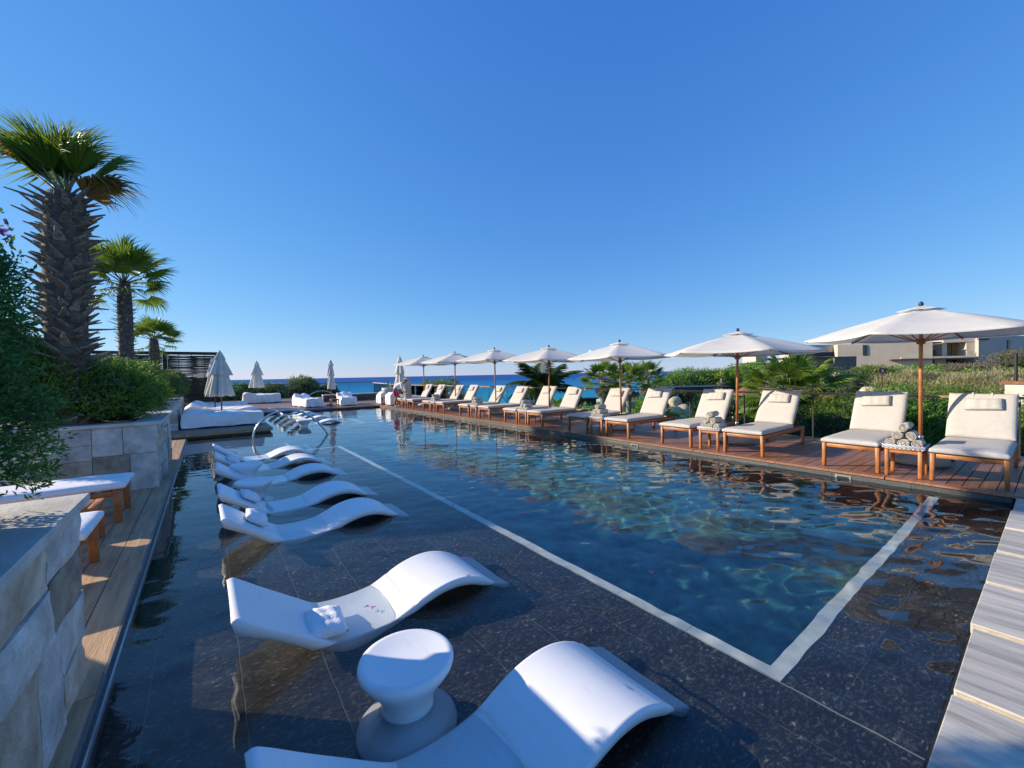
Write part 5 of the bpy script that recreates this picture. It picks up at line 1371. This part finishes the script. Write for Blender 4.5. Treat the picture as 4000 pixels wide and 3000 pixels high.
# ---- rocks, logs, small garden buildings
def rock(r, d, z, sz, seed, lab, m, grp='rounded boulders in the garden'):
    rs = random.Random(seed); bm = bmesh.new(); bmesh.ops.create_icosphere(bm, subdivisions=3, radius=1)
    sx, sy, sz_ = sz*rs.uniform(.9, 1.3), sz*rs.uniform(.8, 1.1), sz*rs.uniform(.6, .85); ph = [rs.uniform(0, 6) for _ in range(6)]
    for v in bm.verts:
        c = v.co; q = 1+.13*sin(3*c.x+ph[0])*sin(2.5*c.y+ph[1])+.08*sin(6*c.z+ph[2]+4*c.x)+.04*sin(11*c.y+ph[3]); v.co = Vector((c.x*sx*q, c.y*sy*q, c.z*sz_*q))
    me = bpy.data.meshes.new('boulder'); bm.to_mesh(me); bm.free(); me.materials.append(m)
    me.polygons.foreach_set('use_smooth', [True]*len(me.polygons)); p = rd(r, d)
    o = obj('boulder', me, None, (p.x, p.y, z)); o.rotation_euler = (rs.uniform(-.3, .3), 0, rs.uniform(0, 6)); tag(o, lab, 'boulder', grp)
M_rock = mat('sandstone_boulder', (.42,.31,.20), (.66,.54,.40), .85, 2.5, 8, .7, 10, rnd=.15)
RK = [(7.0, 18, -.75, .42, 'round tan boulder at the left of the boulder pile'), (7.55, 18.2, -.70, .5, 'large tan boulder in the middle of the boulder pile'), (8.1, 18.4, -.75, .4, 'tan boulder at the right of the boulder pile'),
      (7.3, 18.6, -.15, .4, 'tan boulder stacked in the upper left of the pile'), (7.85, 18.8, -.12, .42, 'tan boulder stacked in the upper right of the pile'), (6.6, 18.2, -.95, .35, 'small boulder off the left end of the pile'), (8.6, 18.3, -.9, .38, 'small boulder off the right end of the pile'), (7.6, 19.1, .25, .33, 'topmost boulder of the pile'),
      (19.0, 21.6, .35, .5, 'orange brown rock at the foot of the brown sign, left one'), (19.9, 21.4, .3, .55, 'orange brown rock at the foot of the brown sign, right one'), (15.0, 22.0, .2, .45, 'reddish rock on the slope above the big low palm'), (14.6, 18.6, .15, .4, 'pale rock above the second lounger back')]
for i, (r, d, z, s_, lab) in enumerate(RK): rock(r, d, z, s_, i, lab, M_rock)
M_log = mat('weathered_log', (.25,.18,.11), (.42,.33,.23), .85, 4, 6, .5, 20, rnd=.2)
lg = empty('log_fence', tuple(rd(8.5, 15.5, -1.0)), R(-36.7), 'low rustic structure of stacked horizontal logs beyond the railing', 'log fence')
for k in range(7):
    mb = MB(); mb.tube([(-.15+random.uniform(-.1,.1), .04*(k % 2), .05+.14*k), (1.15+random.uniform(-.1,.1), .04*(k % 2), .06+.14*k)], .062, 8); mb.build('log', M_log, lg)
for x in (.0, 1.0): mb = MB(); mb.tube([(x, -.1, 0), (x, -.1, 1.12)], .07, 8); mb.build('post', M_log, lg)
lg2 = empty('log_pergola', tuple(rd(9.3, 15.2, -1.0)), R(-20), 'small rustic pergola of thin poles right of the stacked logs', 'pergola')
for k in range(8): mb = MB(); mb.tube([(.16*k, -.5, .62), (.16*k, .6, .74)], .028, 6); mb.build('pole', M_log, lg2)
for (x, y) in ((0, -.4), (1.1, -.4), (0, .5), (1.1, .5)): mb = MB(); mb.tube([(x, y, 0), (x, y, .62)], .04, 6); mb.build('post', M_log, lg2)
# black flat roofed shelter
bh = empty('garden_shelter', tuple(rd(11.9, 30, -1.6)), R(-36.7), 'flat black roofed shelter below the long hedge', 'shelter')
mb = MB(); mb.box((0, 0, 1.95), (4.3, 3, 2.12)); mb.build('roof', M_dark, bh)
for x in (.1, 1.45, 2.8, 4.1):
    for y in (.1, 2.8): MB().box((x, y, 0), (x+.1, y+.1, 1.95)).build('post', M_dark, bh)
MB().box((.2, 2.7, 0), (4.1, 2.78, 1.3)).build('back_wall', M_frame, bh)
# conical wooden roof
M_redwood = mat('red_shingle', (.20,.075,.045), (.32,.13,.08), .7, 8, rnd=.2)
cr_ = empty('gazebo', tuple(rd(14.1, 24, -1.2)), 0, 'reddish conical wooden roof beside the big low fan palm', 'gazebo')
for k in range(12):
    a0, a1 = 2*pi*k/12+.01, 2*pi*(k+1)/12-.01; mb = MB()
    vs = [(.06*cos(a0), .06*sin(a0), 2.12), (.06*cos(a1), .06*sin(a1), 2.12), (1.15*cos(a1), 1.15*sin(a1), 1.45), (1.15*cos(a0), 1.15*sin(a0), 1.45)]
    vs += [(x, y, z-.03) for x, y, z in vs]; mb.add(vs, [(0,1,2,3), (7,6,5,4), (0,4,5,1), (1,5,6,2), (2,6,7,3), (3,7,4,0)]); mb.build('roof_board', M_redwood, cr_)
MB().tube([(0, 0, 0), (0, 0, 2.2)], .05, 8).build('pole', M_log, cr_)
# sign post
sg = empty('sign_post', tuple(rd(19.9, 22, -.8)), R(-36.7), 'brown wooden sign on a post with a white cross shaped mark, on the slope', 'sign')
M_sign = mat('sign_brown', (.13,.045,.02), (.19,.07,.035), .6, 10)
MB().box((-.035, -.02, 0), (.035, .02, 2.3)).build('post', M_sign, sg)
MB().box((-.20, -.045, 2.16), (.20, -.021, 2.44)).build('board', M_sign, sg)
M_pwhite = mat('paint_white', (.8, .8, .78), rough=.6); mb = MB()
for a in (50, -50, 90, -90):
    Mx = Matrix.Translation((-.0, -.048, 2.30)) @ Matrix.Rotation(R(a), 4, 'Y'); 
    if a in (50, -50): mb.box((-.085, -.002, -.020), (.085, .001, .020), Mx)
mb.box((-.06, -.051, 2.355), (.06, -.0525, 2.38)); mb.box((-.06, -.051, 2.22), (.06, -.0525, 2.245))
mb.build('painted_mark', M_pwhite, sg)
# pale pillar with lantern at the right edge
pl_ = empty('lantern_pillar', tuple(rd(11.75, 9.0, -.9)), R(-36.7), 'pale stone pillar with a dark glass lantern box at the right edge of the photo', 'pillar')
MB().box((-.30, -.3, 0), (.6, .5, 2.15)).build('pillar_shaft', M_conc, pl_); MB().box((-.34, -.34, 2.152), (.64, .54, 2.22)).build('wood_cap', M_teakd, pl_)
for a in (-.22, .42):
    for b in (-.2, .35): MB().box((a, b, 2.222), (a+.04, b+.04, 2.85)).build('lantern_post', M_dark, pl_)
MB().box((-.24, -.22, 2.852), (.48, .41, 2.9)).build('lantern_roof', M_dark, pl_); MB().box((-.175, -.185, 2.23), (.415, -.18, 2.845)).build('glass_pane', M_glass, pl_)
# small beach club things far left of the garden
M_pw = mat('small_parasol_cloth', (.62,.62,.60), (.7,.7,.68), .8)
for i, (u, v, d, lab) in enumerate([(2487, 1553, 70, 'tiny white parasol far below beyond the railing, right of the shaggy palm trunk'), (2455, 1560, 66, 'tiny pale parasol left of the other one far below the railing'), (2316, 1550, 75, 'tiny pale blue parasol at the foot of the shaggy fan palm'), (2345, 1556, 62, 'tiny parasol beside the shaggy fan palm trunk')]):
    r = (u-2000)/1600*d; z = 1.7-(v-1500+37+.0203*(u-2000))/1600*d; p = rd(r, d); g0 = min(ground_h(p.x, p.y), z-2)
    e = empty('beach_parasol', (p.x, p.y, g0), 0, lab, 'parasol', 'tiny parasols of the beach club below')
    mb = MB(); mb.lathe([(.03, z-g0), (1.6, z-g0-.55), (1.62, z-g0-.62), (.03, z-g0-.1)], 8, smooth=False); mb.build('canopy', M_pw, e); MB().tube([(0, 0, 0), (0, 0, z-g0-.1)], .05, 6).build('pole', M_log, e)
def pxz(u, v, d): return 1.7-(v-(1463-.0197*(u-2000)))/1600*d
def pxr(u, d): return (u-2000)/1600*d
hut = empty('beach_hut', tuple(rd(pxr(2288, 50), 50, -3.4)), R(-36.7), 'small dark flat roofed hut far below beyond the fourth parasol', 'hut')
MB().box((-1.3, 0, 0), (1.3, 2, 1.9)).build('wall', M_frame, hut); MB().box((-1.5, -.2, 1.902), (1.5, 2.2, 2.02)).build('roof', M_dark, hut)
hut = empty('beige_block', tuple(rd(pxr(2440, 44), 44, -3.2)), R(-36.7), 'low pale wall block far below beside the palm trunks', 'wall')
MB().box((-2.4, 0, 0), (1.2, .5, 1.75)).build('wall_face', M_conc, hut); MB().box((-4.4, .3, 0), (-2.41, .8, 1.2)).build('wall_wing', M_conc, hut)

# ================================================================ houses
M_beige = mat('beige_render', (.60,.49,.37), (.68,.57,.44), .9, .5, 6, .1, 6)
M_grey = mat('shade_grey_render', (.42,.385,.35), (.48,.44,.40), .9, .4, 6, .1, 6)  # greyer, darker copy of the beige: shade on the walls put into the colour
M_roof = mat('dark_roof_slab', (.05,.042,.038), (.08,.07,.06), .7, 2)
M_timber = mat('timber_shutter', (.30,.16,.06), (.42,.24,.10), .6, 3, stretch=(6,6,.5))
M_rubble = mat('rubble_wall', (.08,.075,.07), (.22,.20,.18), .9, 2.5, 6, .8, 4)
def hb(parent, name, u0, v0, u1, v1, d, dep, m, dz=0):
    """axis-aligned box in the house frame whose front face sits at distance d"""
    r0, r1 = pxr(u0, d), pxr(u1, d); z1, z0 = pxz((u0+u1)/2, v0, d), pxz((u0+u1)/2, v1, d)
    mb = MB(); o = mb.box((r0, d, z0), (r1, d+dep, z1)).build(name, m, parent); return o
ho = empty('right_house', (0, 0, 0), R(-36.7), 'modern house at the right edge with beige balcony, timber shutters and grey side wall', 'house')
hb(ho, 'side_wall', 3825, 1312, 4200, 1445, 85, 8, M_grey)
hb(ho, 'upper_wing', 3700, 1318, 3824, 1336, 85.5, 8, M_beige)             # parapet
hb(ho, 'corner_pier', 3782, 1337, 3824, 1396, 85.5, 7.8, M_beige)
hb(ho, 'left_pier', 3690, 1337, 3708, 1396, 86.2, 7, M_beige)
hb(ho, 'balcony_floor', 3551, 1391, 3824, 1398, 84.5, 9, M_beige)
hb(ho, 'eave_slab', 3640, 1333, 3700, 1339, 84.8, 9, M_roof); hb(ho, 'eave_slab', 3826, 1323, 3866, 1328, 84.7, .28, M_roof)
def window(parent, u0, v0, u1, v1, d, n=2, shut=False):
    fr = hb(parent, 'window', u0, v0, u1, v1, d, .15, M_roof)
    for k in range(n):
        a = u0+(u1-u0)*k/n+1.2; b = u0+(u1-u0)*(k+1)/n-1.2
        r0, r1 = pxr(a, d), pxr(b, d); z1, z0 = pxz(a, v0+1.4, d), pxz(a, v1-1.2, d)
        MB().box((r0, d-.03, z0), (r1, d-.002, z1)).build('shutter' if (shut and k != n//2) else 'pane', M_timber if (shut and k != n//2) else M_window, fr)
hb(ho, 'recess_wall', 3708, 1337, 3782, 1391, 88.2, 4, M_beige)
window(ho, 3712, 1341, 3780, 1390, 88.0, 3, True)
hb(ho, 'glass_balustrade', 3792, 1372, 3810, 1391, 85.2, .04, M_glass)
hb(ho, 'lower_wall', 3665, 1404, 3706, 1442, 86, 7, M_beige); hb(ho, 'lower_wall', 3550, 1404, 3565, 1444, 86, 7, M_beige); hb(ho, 'lower_recess', 3565, 1410, 3824, 1442, 89, 4, M_grey)
hb(ho, 'canopy_slab', 3520, 1399, 3830, 1403.5, 83.8, 9, M_roof)
window(ho, 3566, 1410, 3664, 1441, 88.8, 4); window(ho, 3712, 1408, 3800, 1435, 88.8, 3)
window(ho, 3938, 1330, 3948, 1378, 84.9, 1)
hb(ho, 'terrace_screen', 3555, 1366, 3676, 1390, 85.2, .15, M_roof)
_pv = Vector((pxr(3824, 85.5), 85.5, 0)); _rt = Matrix.Rotation(R(-16), 4, 'Z')
def _swing(o):
    for ch in o.children:
        if ch.name.split('.')[0] in ('side_wall',) or ch.name == 'eave_slab.001': continue
        if o is ho and ch.name.split('.')[0] == 'window' and min(v.co.x for v in ch.data.vertices) > _pv.x: continue
        for v in ch.data.vertices:
            q = v.co-_pv; q.x *= .88; v.co = _rt @ q + _pv
        _swing(ch)
_swing(ho)
ha = empty('left_house', (0, 0, 0), R(-36.7), 'long low beige house with one tall dark window, left of the biggest parasol pole', 'house')
def hbr(name, u0, v0, u1, v1, d, dep, m, ang=-18):
    r0 = pxr(u0, d); kk = (u1-2000)/1600; L_ = (kk*d-r0)/(cos(R(ang))-kk*sin(R(ang))); z1, z0 = pxz(u0, v0, d), pxz(u0, v1, d)
    o = MB().box((0, 0, 0), (L_, dep, z1-z0)).build(name, m, ha); o.location = (r0, d, z0); o.rotation_euler.z = R(ang); return o
hbr('long_wall', 3274, 1347, 3645, 1440, 92, 10, M_beige)
w = hbr('window', 3372, 1350, 3390, 1390, 92, .15, M_roof); kk = (3372-2000)/1600; tt = (kk*92-pxr(3274, 92))/(cos(R(18))+kk*sin(R(18))); w.location.x = pxr(3274, 92)+tt*cos(R(18))-.03; w.location.y = 92-tt*sin(R(18))-.08
_w = MB().box((.12, -.03, .1), (.42, -.002, 2.0)).build('pane', M_window, w); _w = MB().box((.52, -.03, .1), (.82, -.002, 2.0)).build('pane', M_window, w)
hb(ha, 'grey_wing', 3135, 1348, 3273, 1440, 94, 8, M_grey)
hb(ha, 'terrace_screen', 3085, 1377, 3262, 1394, 86, .2, M_roof); hb(ha, 'terrace_slab', 3060, 1395, 3348, 1401, 84.5, 6, M_roof)
hb(ha, 'rubble_wall', 3262, 1397, 3348, 1446, 84, .5, M_rubble); hb(ha, 'terrace_wall', 3065, 1402, 3262, 1440, 87, .5, M_grey)
hb(ha, 'lower_wing', 2955, 1388, 3000, 1414, 88, 5, M_beige); hb(ha, 'balcony_slab', 2915, 1418, 3010, 1421, 84, 6, M_roof); hb(ha, 'column', 2945, 1421.5, 2956, 1448, 85, .6, M_beige); hb(ha, 'lower_room', 2965, 1421.5, 3080, 1448, 88, 4, M_grey)
hb(ha, 'glass_balustrade', 2962, 1403, 2992, 1416, 86, .04, M_glass)
for k, (u, v) in enumerate([(3110, 1370), (3150, 1367)]):
    a, b = pxr(u, 83), pxz(u, v, 83); mb = MB(); mb.add([(a, 83, b), (a+1.9, 82, b-.55), (a, 85.5, b-.35), (a-1.9, 82, b-.6)], [(0, 1, 2), (0, 2, 3), (0, 3, 1)]); mb.build('shade_sail', M_pw, ha)
nh = empty('garden_niche', tuple(rd(pxr(3282, 34), 34, -.6)), R(-36.7), 'small beige garden wall with a dark opening below the left house', 'wall')
MB().box((0, 0, 0), (1.25, .8, 1.95)).build('wall_face', M_beige, nh); MB().box((.35, -.02, 1.35), (.95, -.001, 1.6)).build('opening', M_roof, nh)
# hazy far hills on the coast
mb = MB(); vs = []; N = 40
for k in range(N+1):
    r = 3300+2200*k/N; h = (60+75*sin(k*.28)**2+25*sin(k*1.1))*sin(pi*k/N)**.6; vs += [tuple(rd(r, 6000, -9)), tuple(rd(r, 6400, h))]
mb.add(vs, [(2*k, 2*k+2, 2*k+3, 2*k+1) for k in range(N)], True); o = mb.build('distant_hills', mat('far_hill', (.26,.24,.22), (.30,.28,.25), .9, .01, coords='World')); S(o)

# ================================================================ the stooping man
def skin_mesh(name, V, E_, Rr, m, root=0, sub=2):
    me = bpy.data.meshes.new(name+'_cage'); me.from_pydata(V, E_, []); o = bpy.data.objects.new(name+'_cage', me); col.objects.link(o)
    md = o.modifiers.new('k', 'SKIN'); md.use_smooth_shade = True; sv = me.skin_vertices[0].data
    for i, r in enumerate(Rr): sv[i].radius = (r, r) if not hasattr(r, '__len__') else r; sv[i].use_root = (i == root)
    s = o.modifiers.new('s', 'SUBSURF'); s.levels = sub; s.render_levels = sub
    dg = bpy.context.evaluated_depsgraph_get(); dg.update(); ev = o.evaluated_get(dg); out = bpy.data.meshes.new_from_object(ev); out.name = name
    bpy.data.objects.remove(o); out.materials.clear(); out.materials.append(m); out.polygons.foreach_set('use_smooth', [True]*len(out.polygons)); return out
M_skin = mat('skin', (.22,.11,.065), (.27,.14,.085), .5, 5); M_shirt = mat('white_shirt', (.72,.72,.73), (.80,.80,.80), .85, 4, bump=.4, bscale=14); M_red = mat('red_shorts', (.55,.02,.03), (.66,.035,.045), .8, 5)
M_straw = mat('straw_hat', (.55,.47,.30), (.68,.60,.42), .8, 30); M_shoe = mat('white_shoe', (.7,.7,.7), (.78,.78,.76), .6, 10); M_hair = mat('dark_hair', (.015,.012,.01), rough=.6)
man = empty('person', (8.12, 21.05, .103), R(-38), 'man in a white long sleeved shirt, red shorts and straw hat stooping over the loungers', 'person')
V = [(-.16, 0, .86), (-.06, 0, 1.02), (.10, 0, 1.15), (.24, 0, 1.22), (.33, 0, 1.26), (.40, 0, 1.29), (.46, 0, 1.36)]; Rr = [.125, .12, .13, .125, .06, .052, .10]
E_ = [(0, 1), (1, 2), (2, 3), (3, 4), (4, 5), (5, 6)]
def addv(p, r, par): V.append(p); Rr.append(r); E_.append((par, len(V)-1)); return len(V)-1
for s in (-1, 1):
    a = addv((-.13, s*.10, .80), .095, 0); a = addv((.02+.05*s, s*.115, .48), .062, a); a = addv((-.03+.06*s, s*.12, .28), .058, a); a = addv((-.06+.06*s, s*.12, .09), .036, a); a = addv((.0+.06*s, s*.12, .05), .038, a); addv((.11+.06*s, s*.125, .035), .032, a)
    a = addv((.27, s*.17, 1.19), .060, 3); a = addv((.30, s*.22, .98), .043, a); a = addv((.40, s*.17, .76), .032, a); a = addv((.43, s*.16, .70), .030, a); h = addv((.455, s*.155, .65), .028, a)
    for k, (dy, ln) in enumerate(((-.024, .06), (-.008, .072), (.008, .07), (.024, .055))):
        b = addv((.475, s*.155+dy, .61), .009, h); addv((.485, s*.155+dy, .61-ln), .007, b)
    b = addv((.485, s*.125, .66), .010, a); addv((.51, s*.11, .63), .008, b)
obj('body', skin_mesh('body', V, E_, Rr, M_skin), man)
V = [(-.15, 0, .90), (-.06, 0, 1.03), (.10, 0, 1.16), (.24, 0, 1.23), (.31, 0, 1.25)]; Rr = [.150, .145, .155, .145, .085]; E_ = [(0, 1), (1, 2), (2, 3), (3, 4)]
for s in (-1, 1):
    a = addv((.27, s*.175, 1.19), .078, 3); a = addv((.30, s*.225, .98), .060, a); addv((.385, s*.175, .79), .046, a)
obj('shirt', skin_mesh('shirt', V, E_, Rr, M_shirt), man)
V = [(-.10, 0, .955), (-.16, 0, .87)]; Rr = [.138, .150]; E_ = [(0, 1)]
for s in (-1, 1): a = addv((-.13, s*.105, .78), .118, 1); addv((-.02+.03*s, s*.118, .55), .095, a)
obj('shorts', skin_mesh('shorts', V, E_, Rr, M_red), man)
for s in (-1, 1):
    me = skin_mesh('shoe', [(-.08+.06*s, s*.12, .05), (.02+.06*s, s*.122, .05), (.14+.06*s, s*.127, .035)], [(0, 1), (1, 2)], [.052, .054, .045], M_shoe); obj('shoe', me, man)
Mh = Matrix.Translation((.475, 0, 1.40)) @ Matrix.Rotation(R(38), 4, 'Y')
mb = MB(); mb.lathe([(.02, .125), (.075, .12), (.10, .09), (.106, .02), (.185, .0), (.19, -.008), (.10, .004), (.095, .015), (.05, .08)], 28, Mh); mb.build('straw_hat', M_straw, man)
mb = MB(); mb.lathe([(.108, .022), (.109, .045), (.104, .046)], 24, Mh); mb.build('hat_band', M_hair, man)
mb = MB(); mb.lathe([(.02, .02), (.103, .015), (.104, -.03), (.085, -.075), (.03, -.09)], 20, Matrix.Translation((.455, 0, 1.385)) @ Matrix.Rotation(R(38), 4, 'Y')); mb.build('hair', M_hair, man)
for s in (-1, 1):
    mb = MB(); mb.lathe([(.001, -.012), (.011, 0), (.001, .012)], 8, Matrix.Translation((.55, s*.036, 1.365))); mb.build('eye', M_shoe, man)
    mb = MB(); mb.lathe([(.001, -.025), (.016, 0), (.001, .025)], 8, Matrix.Translation((.465, s*.103, 1.35))); mb.build('ear', M_skin, man)
mb = MB(); mb.lathe([(.002, .02), (.018, -.012), (.002, -.02)], 8, Matrix.Translation((.565, 0, 1.335))); mb.build('nose', M_skin, man)
mb = MB(); mb.box((.545, -.025, 1.292), (.556, .025, 1.300)); mb.build('mouth', M_hair, man)
